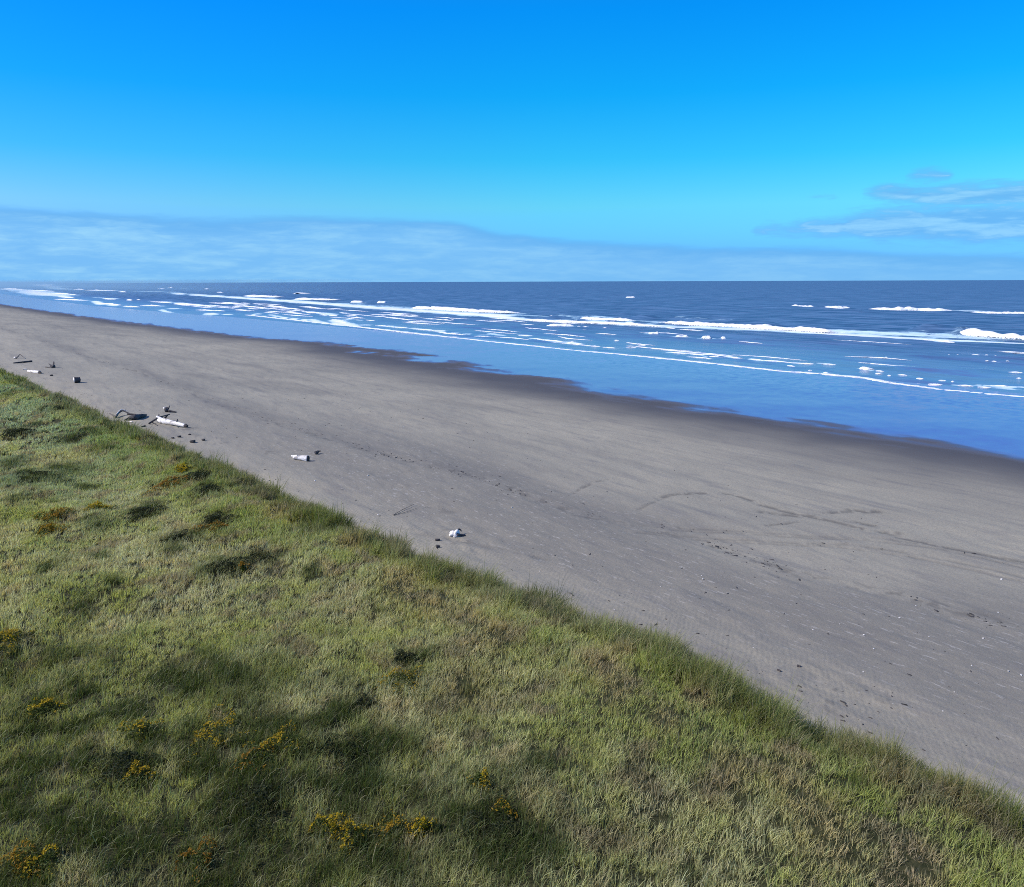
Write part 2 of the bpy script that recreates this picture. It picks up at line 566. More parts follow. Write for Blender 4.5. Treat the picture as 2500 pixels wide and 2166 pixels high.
def build_ground():
    used, f = sub_sheet(GX - water_shift(GY) < 150)
    x, y = GX[used], GY[used]
    z = terrain(x, y)
    d = x - crest_x(y)
    xs = x - water_shift(y)
    near = sst(GR[used], 700, 300)
    n = 2.2 * fbm(x / 13., y / 16., 41, 3) * near + .7 * fbm(x / 3.1, y / 3.4, 42, 3) * near
    # the pointed tongue of drier sand that reaches into the film where the beach bends
    px, py = at(960, 868, .2)[:2]
    tongue = np.exp(-(((x - px) / 8.) ** 2 + ((y - py) / 26.) ** 2))
    qx, qy = at(1330, 925, .2)[:2]
    tongue = tongue + .5 * np.exp(-(((x - qx) / 5.) ** 2 + ((y - qy) / 9.) ** 2))
    streaky = fbm(x / 4. + y / 19, y / 9., 43, 3)
    xe = xs + n - 11. * tongue * (.45 + 1.1 * streaky)
    xe = xe + 2.6 * fbm(x / 1.5 + y / 30., y / 5., 45, 3) * near
    wet = sst(xe, 54.6, 59.5)
    swash = sst(xs + 3 * fbm(x / 9., y / 25., 46, 3), 66, 90)
    damp_shade = sst(xs + n * 1.6, 33, 56) ** 1.8
    damp_shade = np.maximum(damp_shade, .30 * sst(fbm(x / 9. + y / 40., y / 30., 44, 3), .1, .6) * sst(xs, 12, 20))
    # tide lines, tracks and scuffed marks, real grooves in the sand
    mark = np.zeros_like(x)
    brk = fbm(x / .38, y / .45, 51, 3)
    brk2 = fbm(x / .35, y / .5, 52, 3)
    wr = px_line([(0, 800), (120, 838), (300, 900), (330, 905), (480, 962), (520, 985), (700, 1040), (900, 1100), (1080, 1145), (1200, 1170), (1290, 1210), (1440, 1265),
                  (1560, 1285), (1700, 1318), (1900, 1388), (2050, 1425), (2200, 1452), (2350, 1495), (2500, 1525)])
    dw = seg_dist(x, y, wr)
    cand = [(wr, .45, .62, .42), (px_line([(1610, 1218), (1640, 1208), (1720, 1204), (1790, 1208), (1835, 1222), (1860, 1233), (1940, 1255), (2030, 1272), (2140, 1300), (2300, 1335), (2500, 1372)]), .20, .95, .05),
            (px_line([(1560, 1245), (1612, 1222)]), .10, .6, .1),
            (px_line([(1860, 1250), (1960, 1262), (2050, 1250), (2140, 1248)]), .22, .95, .1),
            (px_line([(2080, 1245), (2110, 1250), (2142, 1249)]), .28, 1., -.2),
            (px_line([(1872, 1283), (1915, 1280), (1948, 1275)]), .10, .9, .0),
            (px_line([(1400, 1205), (1450, 1178), (1485, 1172)]), .12, .8, .1),
            (px_line([(2070, 1272), (2130, 1283)]), .25, .9, .1), (px_line([(2150, 1300), (2190, 1302)]), .25, .9, 0.),
            (px_line([(1000, 1225), (1100, 1250)]), .35, .45, .2), (px_line([(960, 1290), (1140, 1325), (1330, 1365)]), .3, .35, .2)]
    groove = np.zeros_like(x)
    for pts, wd, amt, th in cand:
        dd = seg_dist(x, y, pts)
        k = np.exp(-(dd / wd) ** 2)
        mk = k * sst(brk + .6 * brk2 + .42, th, th + .45) * amt * .6
        mark = np.maximum(mark, mk)
        groove = np.maximum(groove, k * .5)
    for off in (.0, .55, 1.9, 2.45):           # wheel tracks down the beach
        tr = [(p[0] + off, p[1]) for p in px_line([(1560, 1300), (1900, 1330), (2050, 1335), (2230, 1360), (2500, 1420)])]
        dd = seg_dist(x, y, tr)
        k = np.exp(-(dd / .13) ** 2)
        mark = np.maximum(mark, .30 * k * sst(brk, -.6, .2))
        groove = np.maximum(groove, .9 * k)
    # a soft dark band on the landward side of the tide line
    side = x - np.interp(y, [p[1] for p in wr][::-1], [p[0] for p in wr][::-1])
    band = np.exp(-((side - .8) / 1.6) ** 2) * (.20 + .25 * fbm(x / 2., y / 9., 53, 3)) * (y < 300)
    damp_shade = np.maximum(damp_shade, np.clip(band, 0, 1) * sst(y, 260, 120))
    mark = mark * (1 - wet)
    damp_shade = np.maximum(damp_shade, .55 * np.exp(-((d - 5.0 + .6 * fbm(x * 0 + 1.5, y / 4., 47, 2)) / .55) ** 2) * sst(fbm(x / 1.5, y / 5., 48, 3), -.25, .2) * sst(y, 17, 9))  # shade of the hollow along the dune foot, painted through the damp mask
    # trampled, kicked up sand near the dune foot
    foot = np.exp(-((d - 5.5) / 2.6) ** 2)
    tramp = fbm(x / .45, y / .6, 55, 3)
    z = z - .035 * groove - .03 * mark + .05 * foot * tramp * sst(fbm(x / 3, y / 5, 56, 2), -.1, .5)
    mark = np.maximum(mark, .45 * foot * sst(tramp, .32, .5) * sst(fbm(x / 3, y / 5, 56, 2), .05, .5))
    turf = 1 - sst(d + .5 * fbm(x / .6, y / .6, 57, 2), .5, 1.8)
    flaky = sst(y, 75, 35) * sst(d, 3, 8) * (1 - sst(xs + 4 * fbm(x / 6, y / 9, 58, 2), 21, 30))
    ripple = np.exp(-((d - 4.5) / 3.) ** 2) * sst(fbm(x / 4, y / 5, 59, 2), -.3, .3)
    me = mesh_np('ground', np.stack([x, y, z], 1), f, None,
                 dict(swash=swash, wet=wet * (1 - turf), damp_shade=damp_shade * (1 - turf), mark=mark * (1 - turf), turf=turf, flaky=flaky, ripple=ripple))
    link('ground', me, M_ground, kind='structure', label='grey sand beach, dry above and wet and shining towards the sea', category='beach')


build_ground()


# ------------------------------------------------------------------ sea
SWELL = [([(1570, 776), (1650, 779), (1760, 786), (1890, 796)], 1.0, 4.5), ([(2262, 810), (2310, 812), (2352, 815)], 1.7, 3.5), ([(1930, 751), (2100, 759), (2330, 764)], .9, 6.),
         ([(1370, 776), (1480, 780)], .8, 4.5), ([(1990, 818), (2120, 826), (2250, 836)], .35, 3.5), ([(1150, 797), (1400, 802)], .4, 4.), ([(2260, 868), (2500, 874)], .3, 3.), ([(2160, 898), (2400, 905)], .22, 2.5),
         ([(2080, 800), (2200, 806)], .6, 4.)]
def sea_z(x, y, r):
    xs = x - np.interp(y, [-1e5, 228, 304, 342, 500, 1500, 20000], [0, 0, -1, -12, -20, -30, -100])
    deep = sst(xs, 95, 190)
    fade = 1 / (1 + (r / 700.) ** 2)
    ph = xs / 38. + .9 * fbm(x / 90., y / 160., 61, 2)
    sw = .55 * (np.abs(np.sin(ph * math.pi)) ** 0.7 - .5) * -1 * fade
    ch = (.20 * fbm(x / 7., y / 15., 62, 3) + .10 * fbm(x / 2., y / 3.2, 63, 2)) / (1 + (r / 260.) ** 2)
    z = -.012 + (sw + ch) * (.06 + .94 * deep) * .9
    for pts, hh, ww in SWELL:
        P = [tuple(at(*p)[:2]) for p in pts]
        lo, hi = np.min(P, 0) - 5 * ww, np.max(P, 0) + 5 * ww
        k = np.where((x > lo[0]) & (x < hi[0]) & (y > lo[1]) & (y < hi[1]))[0]
        if len(k):
            z[k] += 1.2 * hh * np.exp(-(seg_dist(x[k], y[k], P) / ww) ** 2)
    return z - .25 * sst(93 - xs, 0, 14)


# foam drawn where the photograph shows it: (pixel polyline, half width in metres across, strength)
FOAM = [
    ([(412, 716), (600, 728), (800, 742), (1000, 757), (1200, 770)], 11., 1.0), ([(412, 714), (800, 739), (1200, 766)], 16., .55),
    ([(1200, 771), (1273, 779), (1450, 786), (1620, 796)], 6., 1.0), ([(1210, 766), (1400, 776), (1600, 786)], 9., .6),
    ([(1620, 796), (1900, 805), (2100, 818), (2300, 828), (2500, 838)], 5.5, .95), ([(2000, 806), (2200, 815), (2400, 824), (2500, 826)], 7.5, .72),
    ([(2360, 814), (2500, 824)], 5., .6), ([(1560, 768), (1700, 784), (1800, 788)], 6., .45),
    ([(0, 705), (60, 708), (133, 722)], 28., .9), ([(70, 694), (105, 698), (150, 706), (300, 710), (412, 713)], 40., .62), ([(75, 693), (140, 701)], 60., .7),
    ([(130, 722), (190, 726)], 14., .7), ([(140, 731), (215, 734)], 7., .7), ([(80, 721), (185, 724), (280, 728)], 8., .6),
    ([(232, 735), (245, 743), (290, 747), (342, 750)], 4., .9), ([(300, 739), (350, 741)], 3., .6),
    ([(366, 735), (410, 738), (480, 744)], 5., .95), ([(366, 745), (400, 748)], 3.5, .7), ([(390, 752), (450, 755)], 4., .85), ([(475, 757), (530, 758)], 5., .85), ([(395, 757), (420, 766), (480, 768), (600, 769)], 3., .75),
    ([(495, 764), (560, 768)], 3., .9), ([(495, 745), (520, 749)], 4., .9), ([(580, 741), (640, 745)], 6., .6),
    ([(600, 766), (650, 767), (700, 776), (760, 782)], 2.2, .85), ([(600, 768), (700, 779), (850, 795), (1000, 812), (1200, 834)], 1.3, 1.0),
    ([(755, 779), (786, 788)], 3., .8), ([(818, 782), (850, 794)], 4., .9), ([(880, 793), (940, 796)], 2., .85), ([(945, 796), (1075, 807)], 2., .85), ([(1055, 808), (1200, 820)], 1.6, .7),
    ([(840, 778), (890, 783)], 2.5, .7), ([(780, 764), (826, 769)], 4., .9), ([(748, 761), (770, 763)], 3.5, .9),
    ([(1200, 834), (1400, 855), (1600, 873), (1750, 888), (1900, 905)], 1.1, 1.05), ([(1490, 864), (1600, 875)], 1.8, .6),
    ([(1900, 905), (2100, 921), (2170, 934), (2300, 951), (2500, 969)], .95, 1.1), ([(1790, 893), (1950, 908), (2150, 930)], 2.0, .5), ([(2150, 932), (2260, 938)], 1.2, .6),
    ([(1200, 815), (1235, 820)], 1.6, .8), ([(1262, 817), (1303, 819)], 1.6, .8), ([(1298, 826), (1370, 834), (1423, 840)], 1.5, .85), ([(1440, 844), (1505, 850)], 1.4, .6),
    ([(1525, 847), (1590, 850)], 1.3, .55), ([(1633, 860), (1718, 866)], 1.3, .85), ([(1760, 870), (1815, 875)], 1.3, .75), ([(1835, 877), (1900, 883)], 1.3, .9),
    ([(1940, 886), (1988, 888)], 1.2, .8), ([(2000, 888), (2042, 890)], 1.2, .8), ([(2390, 940), (2440, 945), (2465, 947)], 1., .7), ([(2330, 940), (2420, 946)], .9, .7), ([(2410, 940), (2500, 945)], 1., .8),
    ([(2435, 948), (2500, 953)], .9, .6), ([(1000, 723), (1200, 727), (1500, 728)], 7., .35), ([(700, 727), (1160, 722)], 9., .34), ([(2330, 757), (2500, 763)], 9., .75), ([(2230, 745), (2330, 756)], 4., .3),
    ([(300, 711), (410, 713)], 14., .5), ([(1910, 860), (2010, 880)], 5., .30), ([(1960, 872), (2030, 884)], 6., .28), ([(380, 703), (505, 706)], 14., .6), ([(250, 728), (285, 730)], 9., .8),
]


def build_sea():
    soft = [(p, w_ * 1.1, .62) for p, h_, w_, l_ in BREAKERS] + [([a, b], .9 + .004 * math.hypot(*at(*a)[:2]), .5) for a, b in SM]
    xs = GX - np.interp(GY, [-1e5, 228, 304, 342, 500, 1500, 20000], [0, 0, -1, -12, -20, -30, -100])
    az_ = np.arctan2(GX, GY)
    used, f = sub_sheet((xs > 84) & (az_ > -.05))
    x, y, r = GX[used], GY[used], GR[used]
    z = sea_z(x, y, r)
    foam = np.zeros_like(x)
    wob = fbm(x / 9., y / 22., 71, 3)
    for pts, hw, st in FOAM + soft:
        P = [tuple(at(*p)[:2]) for p in pts]
        lo = np.min(P, 0) - 4 * hw - 8
        hi = np.max(P, 0) + 4 * hw + 8
        k = np.where((x > lo[0]) & (x < hi[0]) & (y > lo[1]) & (y < hi[1]))[0]
        if not len(k):
            continue
        d = seg_dist(x[k], y[k], P)
        foam[k] = np.maximum(foam[k], st * np.exp(-(d / (hw * (1 + .45 * wob[k]))) ** 2))
    xq = xs[used]
    foam = np.maximum(foam, .35 * sst(fbm(x / 14., y / 40., 72, 4), .35, .7) * sst(xq, 100, 130) * sst(420 - xq, 0, 200))
    shal = 1 - sst(xq, 95, 175)
    me = mesh_np('sea', np.stack([x, y, z], 1), f, None, dict(foam=foam, shallow=shal))
    link('sea', me, M_sea, kind='structure', label='blue ocean with rows of white surf', category='sea')


# ------------------------------------------------------------------ breaking waves (foam rolls standing on the sea)
BODY = []


def add_bore(V, Q, pts, h, wd, seed, ends=.16, lump=1., world=None):
    P = np.array([at(*p) for p in pts]) if world is None else world
    L = np.concatenate([[0], np.cumsum(np.hypot(*np.diff(P[:, :2], axis=0).T))])
    n = int(max(14, min(260, L[-1] / max(.25, h * .28))))
    s = np.linspace(0, L[-1], n)
    cx, cy = np.interp(s, L, P[:, 0]), np.interp(s, L, P[:, 1])
    tx, ty = np.gradient(cx), np.gradient(cy)
    ln = np.hypot(tx, ty) + 1e-9
    sx, sy = ty / ln, -tx / ln
    flip = np.where(sx < 0, -1, 1)
    sx, sy = sx * flip, sy * flip            # seaward normal
    u = s / L[-1]
    env = np.clip(np.minimum(u, 1 - u) / ends, 0, 1) ** .55
    env = env * (.72 + .40 * lump * fbm(s / (h * 5.), s * 0 + seed, seed, 3) + .22 * lump * fbm(s / (h * 1.1), s * 0 + seed, seed + 3, 2))
    env = np.clip(env, .02, 1.4)
    prof = [(-.62, -.25), (-.50, .10), (-.40, .42), (-.24, .74), (-.05, .96), (.16, 1.0), (.42, .82), (.8, .45), (1.3, .12), (1.7, -.25)]
    base = len(V)
    rows = []
    for a, b in prof:
        jit = 1 + .30 * lump * fbm(s / (h * .9) + a * 3.1, s * 0 + b * 5 + seed, seed + 9, 3)
        off = a * wd * (.55 + .45 * np.minimum(env, 1)) * jit + .35 * wd * fbm(s / (h * 6), s * 0 + seed, seed + 5, 2)
        zz = sea_z(cx, cy, np.hypot(cx, cy)) * .4 + b * h * env * (.85 + .3 * jit - .3)
        rows.append(np.stack([cx + sx * off, cy + sy * off, zz], 1))
    A = np.stack(rows, 1)                    # n, 10, 3
    BODY.extend((np.clip(np.array([.0, .35, .75, 1., 1., .95, .7, .42, .2, .0])[None, :] * np.clip(env * 1.5, 0, 1.1)[:, None], 0, 1)).ravel().tolist())
    V.extend(A.reshape(-1, 3).tolist())
    k = len(prof)
    for i in range(n - 1):
        for j in range(k - 1):
            a = base + i * k + j
            Q.append((a, a + k, a + k + 1, a + 1))
    return V, Q


BREAKERS = [  # pixel polyline of the base line, height, width, label
    ([(2346, 817), (2400, 822), (2460, 826), (2560, 832)], 2.3, 4.0, 'tallest white breaker plunging beside a smooth green wave face, at the right edge'),
    ([(1606, 788), (1700, 794), (1800, 799), (1900, 804), (1960, 807), (2040, 813)], 1.5, 4.0, 'long white roller in the middle of the main surf band, ending before the tallest breaker'),
    ([(1410, 780), (1470, 782), (1545, 785)], 1.1, 3.0, 'short foaming crest just behind the near edge of the main surf band'),
    ([(1273, 781), (1350, 785), (1450, 789), (1545, 793), (1620, 798)], .8, 2.5, 'low foaming front edge of the surf band below the short crest'),
    ([(1005, 752), (1060, 755), (1130, 759), (1200, 763), (1275, 764)], 1.7, 5., 'bright white roller above the surf band, left of the centre of the sea'),
    ([(716, 731), (760, 732), (825, 733)], 1.8, 7., 'white roller on the far surf band followed by three short tufts of foam'),
    ([(603, 723), (640, 725), (690, 726)], 1.8, 7., 'farthest long white roller on the surf band, toward the hazy end of the beach'),
    ([(856, 739), (872, 739), (888, 739)], 1.7, 5., 'short tuft of white water between the far roller and the smallest tuft'),
    ([(920, 740), (931, 740), (943, 740)], 1.5, 5., 'smallest tuft of white water beyond the bright roller'),
    ([(715, 718), (725, 718), (735, 717)], 1.8, 8., 'lone whitecap out beyond the far rollers'),
    ([(1527, 727), (1538, 727), (1551, 727)], 2.0, 8., 'lone whitecap far out on dark open sea under the clear sky'),
    ([(1929, 749), (1955, 749), (1986, 749)], 1.2, 5., 'leftmost and shortest breaker of the outer row'),
    ([(2012, 755), (2040, 755), (2080, 754.4)], 1.5, 5., 'second breaker of the outer row, tapering to a point on its right'),
    ([(2101, 757.5), (2150, 758), (2190, 758), (2240, 758), (2290, 760), (2330, 760)], 1.7, 5., 'longest breaker of the outer row, three joined white crests'),
    ([(2362, 763), (2430, 765), (2520, 766)], .8, 5., 'low thin breaker of the outer row reaching the right edge'),
    ([(1335, 798), (1360, 799), (1403, 799)], 1.0, 2.6, 'white crest in front of the surf band with small tufts trailing right'),
    ([(1581, 815), (1595, 815), (1609, 815)], .85, 2.2, 'leftmost whitecap of the row of four nearer than the main surf band'),
    ([(1648, 822), (1665, 822), (1681, 822)], .7, 2., 'second whitecap of the row of four nearer than the main surf band'),
    ([(1714, 826), (1725, 826), (1736, 826)], .7, 2., 'third whitecap of the row of four nearer than the main surf band'),
    ([(1761, 827), (1766, 827), (1771, 827)], .75, 1.4, 'smallest and rightmost whitecap of the row of four before the surf band'),
    ([(2252, 834), (2290, 837), (2332, 838)], .6, 2.2, 'thin white crest breaking in front of the surf band near the tallest breaker'),
    ([(2098, 900), (2110, 902), (2124, 904)], .42, 1.1, 'bright stubby whitecap near the shore where the shallows are greyest'),
]
# many thin crests in the shallows: one mass of foam
V, Q = [], []
SM = [((1300, 827), (1330, 830)), ((1335, 831), (1378, 835)), ((1380, 836), (1423, 841)), ((1262, 819), (1303, 821)), ((1392, 835), (1407, 836)), ((1500, 831), (1512, 832)),
      ((1525, 848), (1555, 849)), ((1440, 845), (1468, 847)), ((1470, 848), (1505, 851)), ((1556, 843), (1578, 844)), ((1617, 855), (1648, 857)), ((1635, 861), (1680, 865)), ((1684, 865), (1717, 868)),
      ((1730, 871), (1758, 872)), ((1783, 874), (1815, 876)), ((1832, 878), (1866, 881)), ((1868, 881), (1920, 885)), ((1942, 887), (1988, 889)), ((2003, 889), (2042, 891)), ((1921, 893), (1941, 896)),
      ((1972, 905), (1983, 905)), ((2010, 910), (2022, 911)), ((2023, 914), (2042, 917)), ((2136, 906), (2160, 908)), ((2136, 912), (2154, 914)), ((2166, 917), (2176, 918)), ((2190, 915), (2217, 917)),
      ((2236, 924), (2256, 927)), ((2290, 929), (2311, 930)), ((2321, 932), (2331, 932)), ((2264, 938), (2305, 941)), ((2334, 941), (2380, 944)), ((2384, 945), (2424, 948)), ((2412, 941), (2466, 944)),
      ((2458, 909), (2500, 911)), ((2480, 924), (2495, 925)), ((2312, 869), (2320, 870)), ((2334, 868), (2343, 868)), ((2370, 868), (2394, 869)), ((2404, 868), (2410, 868)), ((2424, 870), (2437, 871)),
      ((2404, 881), (2414, 882)), ((2420, 882), (2434, 883)), ((2457, 882), (2465, 882)), ((2160, 872), (2167, 873)), ((780, 769), (800, 771)), ((802, 771), (826, 772)), ((748, 763), (772, 765)),
      ((945, 798), (1000, 802)), ((1005, 803), (1075, 810)), ((1047, 780), (1076, 780)), ((1082, 780), (1095, 781)), ((1100, 782), (1108, 782)), ((1080, 814), (1140, 819)), ((1155, 821), (1200, 823)),
      ((752, 752), (785, 753)), ((1408, 798), (1418, 798)), ((1420, 799), (1438, 799)), ((1472, 801), (1482, 801)), ((1340, 771), (1373, 772)), ((1625, 800), (1650, 803)), ((1655, 804), (1725, 809)),
      ((650, 748), (690, 749)), ((366, 737), (420, 741)), ((424, 742), (480, 746)), ((495, 747), (520, 750)), ((250, 730), (284, 732)), ((290, 713), (312, 714)), ((384, 706), (404, 706)), ((410, 703), (420, 703)),
      ((500, 706), (506, 707)), ((529, 714), (545, 715)), ((308, 733), (324, 734)), ((332, 733), (340, 733)), ((475, 757), (530, 760)), ((70, 695), (142, 697)), ((80, 698), (140, 700)), ((0, 706), (60, 708)), ((62, 709), (135, 713)), ((120, 716), (190, 722)), ((140, 725), (185, 729)), ((180, 707), (206, 708)),
      ((206, 709), (290, 711)), ((130, 731), (215, 735)), ((340, 746), (395, 748)), ((235, 741), (300, 747)), ((300, 748), (342, 751))]
build_sea()
for i, (pts, h, wd, lab) in enumerate(BREAKERS):
    BODY.clear()
    V, Q = add_bore([], [], pts, h, wd, 100 + i * 7)
    link('breaking_wave', mesh_np('breaking_wave', np.array(V), Q, None, dict(body=BODY)), M_foam, label=lab, category='wave', group='white breakers rolling in')

V, Q = [], []
BODY.clear()
for i, (a, b) in enumerate(SM):
    r = np.hypot(*at(*a)[:2])
    h = .10 + r * (.0009 if r < 280 else .0016)
    b = (b[0], a[1] + (b[1] - a[1]) * .8)
    mid = ((a[0] + b[0]) / 2 + random.uniform(-3, 3), (a[1] + b[1]) / 2 + random.uniform(-.25, .25))
    add_bore(V, Q, [a, mid, b], h * random.uniform(.75, 1.05), h * 1.4, 400 + i * 5, .45, .5)
g_ = np.random.default_rng(55)
for i in range(120):                                # stray thin crests anywhere in the shallows
    x0, y0 = g_.uniform(97, 152), g_.uniform(55, 480)
    ln_ = g_.uniform(2.5, 9) * (1 + y0 / 90.)
    add_bore(V, Q, None, g_.uniform(.05, .12) + y0 * .0006, .5, 1200 + i, .45, .5, np.array([(x0, y0, 0), (x0 + g_.normal(0, .8), y0 + ln_ * .5, 0), (x0 + g_.normal(0, 1.), y0 + ln_, 0)]))
# the thin wash line where the last wave stops on the sand
wash = [(600, 769), (700, 780), (850, 796), (1000, 813), (1100, 824), (1200, 835), (1300, 845), (1400, 856), (1500, 864), (1600, 874), (1750, 889), (1900, 906), (2000, 913), (2100, 922),
        (2170, 935), (2300, 952), (2400, 961), (2520, 971)]
for k in range(len(wash) - 1):
    add_bore(V, Q, [wash[k], wash[k + 1]], .11 + .02 * (k < 6), .9 + .05 * max(0, 8 - k), 900 + k, .02)
link('sea_foam', mesh_np('sea_foam', np.array(V), Q, None, dict(body=BODY)), M_foam, kind='stuff', label='scattered thin white crests and wash of foam in the shallows', category='foam')


# ------------------------------------------------------------------ dune grass
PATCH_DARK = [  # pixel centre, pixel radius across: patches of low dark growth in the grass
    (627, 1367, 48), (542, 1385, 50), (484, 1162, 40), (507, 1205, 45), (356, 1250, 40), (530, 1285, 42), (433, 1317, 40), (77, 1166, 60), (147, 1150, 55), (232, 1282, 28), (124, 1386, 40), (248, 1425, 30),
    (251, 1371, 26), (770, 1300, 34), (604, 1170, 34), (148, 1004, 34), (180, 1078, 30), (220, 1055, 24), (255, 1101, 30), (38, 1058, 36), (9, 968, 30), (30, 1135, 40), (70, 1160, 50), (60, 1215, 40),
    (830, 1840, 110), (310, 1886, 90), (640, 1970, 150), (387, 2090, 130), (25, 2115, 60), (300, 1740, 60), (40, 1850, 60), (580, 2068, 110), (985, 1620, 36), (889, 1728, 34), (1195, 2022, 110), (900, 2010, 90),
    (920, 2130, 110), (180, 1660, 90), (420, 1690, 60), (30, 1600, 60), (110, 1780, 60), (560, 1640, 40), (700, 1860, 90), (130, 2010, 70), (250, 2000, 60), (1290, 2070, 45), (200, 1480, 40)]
GREY = [(300, 1350, 200), (420, 1480, 230), (1650, 1740, 60), (1950, 1900, 60), (1650, 2080, 90), (1850, 2040, 60), (1250, 1780, 60), (1560, 1700, 60), (950, 1400, 80), (2200, 1930, 60), (2100, 2090, 80)]
TAN = [(690, 1250, 45), (860, 1330, 30), (980, 1430, 45), (1060, 1470, 50), (1140, 1510, 40), (1210, 1545, 45), (1480, 1640, 45), (1500, 1690, 40), (1620, 1760, 35), (1780, 1890, 45), (2000, 2010, 55), (2050, 2070, 50),
       (2180, 1900, 40), (2240, 2130, 50), (1280, 1975, 30), (1130, 1690, 50), (1700, 1710, 30), (2330, 1960, 40), (1950, 1950, 45), (1900, 1900, 35)]


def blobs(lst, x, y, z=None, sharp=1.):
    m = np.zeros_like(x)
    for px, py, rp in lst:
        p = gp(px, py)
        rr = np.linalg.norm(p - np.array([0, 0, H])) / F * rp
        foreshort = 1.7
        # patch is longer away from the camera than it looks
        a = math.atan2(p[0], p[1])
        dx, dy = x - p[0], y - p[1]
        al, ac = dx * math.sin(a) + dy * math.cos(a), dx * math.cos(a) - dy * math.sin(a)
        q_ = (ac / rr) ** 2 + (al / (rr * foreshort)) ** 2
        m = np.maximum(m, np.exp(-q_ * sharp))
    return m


LEANX, LEANY = math.cos(TH - .15), -math.sin(TH - .15)      # the wind leans the blades this way


def make_blades(bx, by, bz, hgt, wid, col, lean, dirx, diry, name):
    """every blade is a bent tapering strip of two quads and a tip"""
    n = len(bx)
    ang = rng.uniform(0, 2 * np.pi, n)
    wx, wy = np.cos(ang) * wid * .5, np.sin(ang) * wid * .5
    V = np.empty((n, 7, 3), np.float32)
    for k, (t, ww) in enumerate(((0., 1.), (.38, .9), (.74, .6))):
        bend = lean * hgt * t ** 1.8
        zz = bz + hgt * t * np.sqrt(np.clip(1 - (lean * t * .75) ** 2, .1, 1))
        cx, cy = bx + dirx * bend, by + diry * bend
        V[:, 2 * k, 0], V[:, 2 * k, 1], V[:, 2 * k, 2] = cx - wx * ww, cy - wy * ww, zz
        V[:, 2 * k + 1, 0], V[:, 2 * k + 1, 1], V[:, 2 * k + 1, 2] = cx + wx * ww, cy + wy * ww, zz
    bend = lean * hgt
    V[:, 6, 0], V[:, 6, 1] = bx + dirx * bend, by + diry * bend
    V[:, 6, 2] = bz + hgt * np.sqrt(np.clip(1 - (lean * .8) ** 2, .08, 1))
    o = (np.arange(n, dtype=np.int32) * 7)[:, None]
    Qd = np.concatenate([o + np.array([[0, 1, 3, 2]], np.int32), o + np.array([[2, 3, 5, 4]], np.int32)])
    Tr = o + np.array([[4, 5, 6]], np.int32)
    C = np.repeat(col[:, None, :], 7, 1).astype(np.float32)
    C[:, 0:2] *= .7          # blades are darker towards the base
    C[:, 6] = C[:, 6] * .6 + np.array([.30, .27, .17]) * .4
    return mesh_np(name, V.reshape(-1, 3), Qd, Tr, dict(col=C.reshape(-1, 3)), smooth=False)


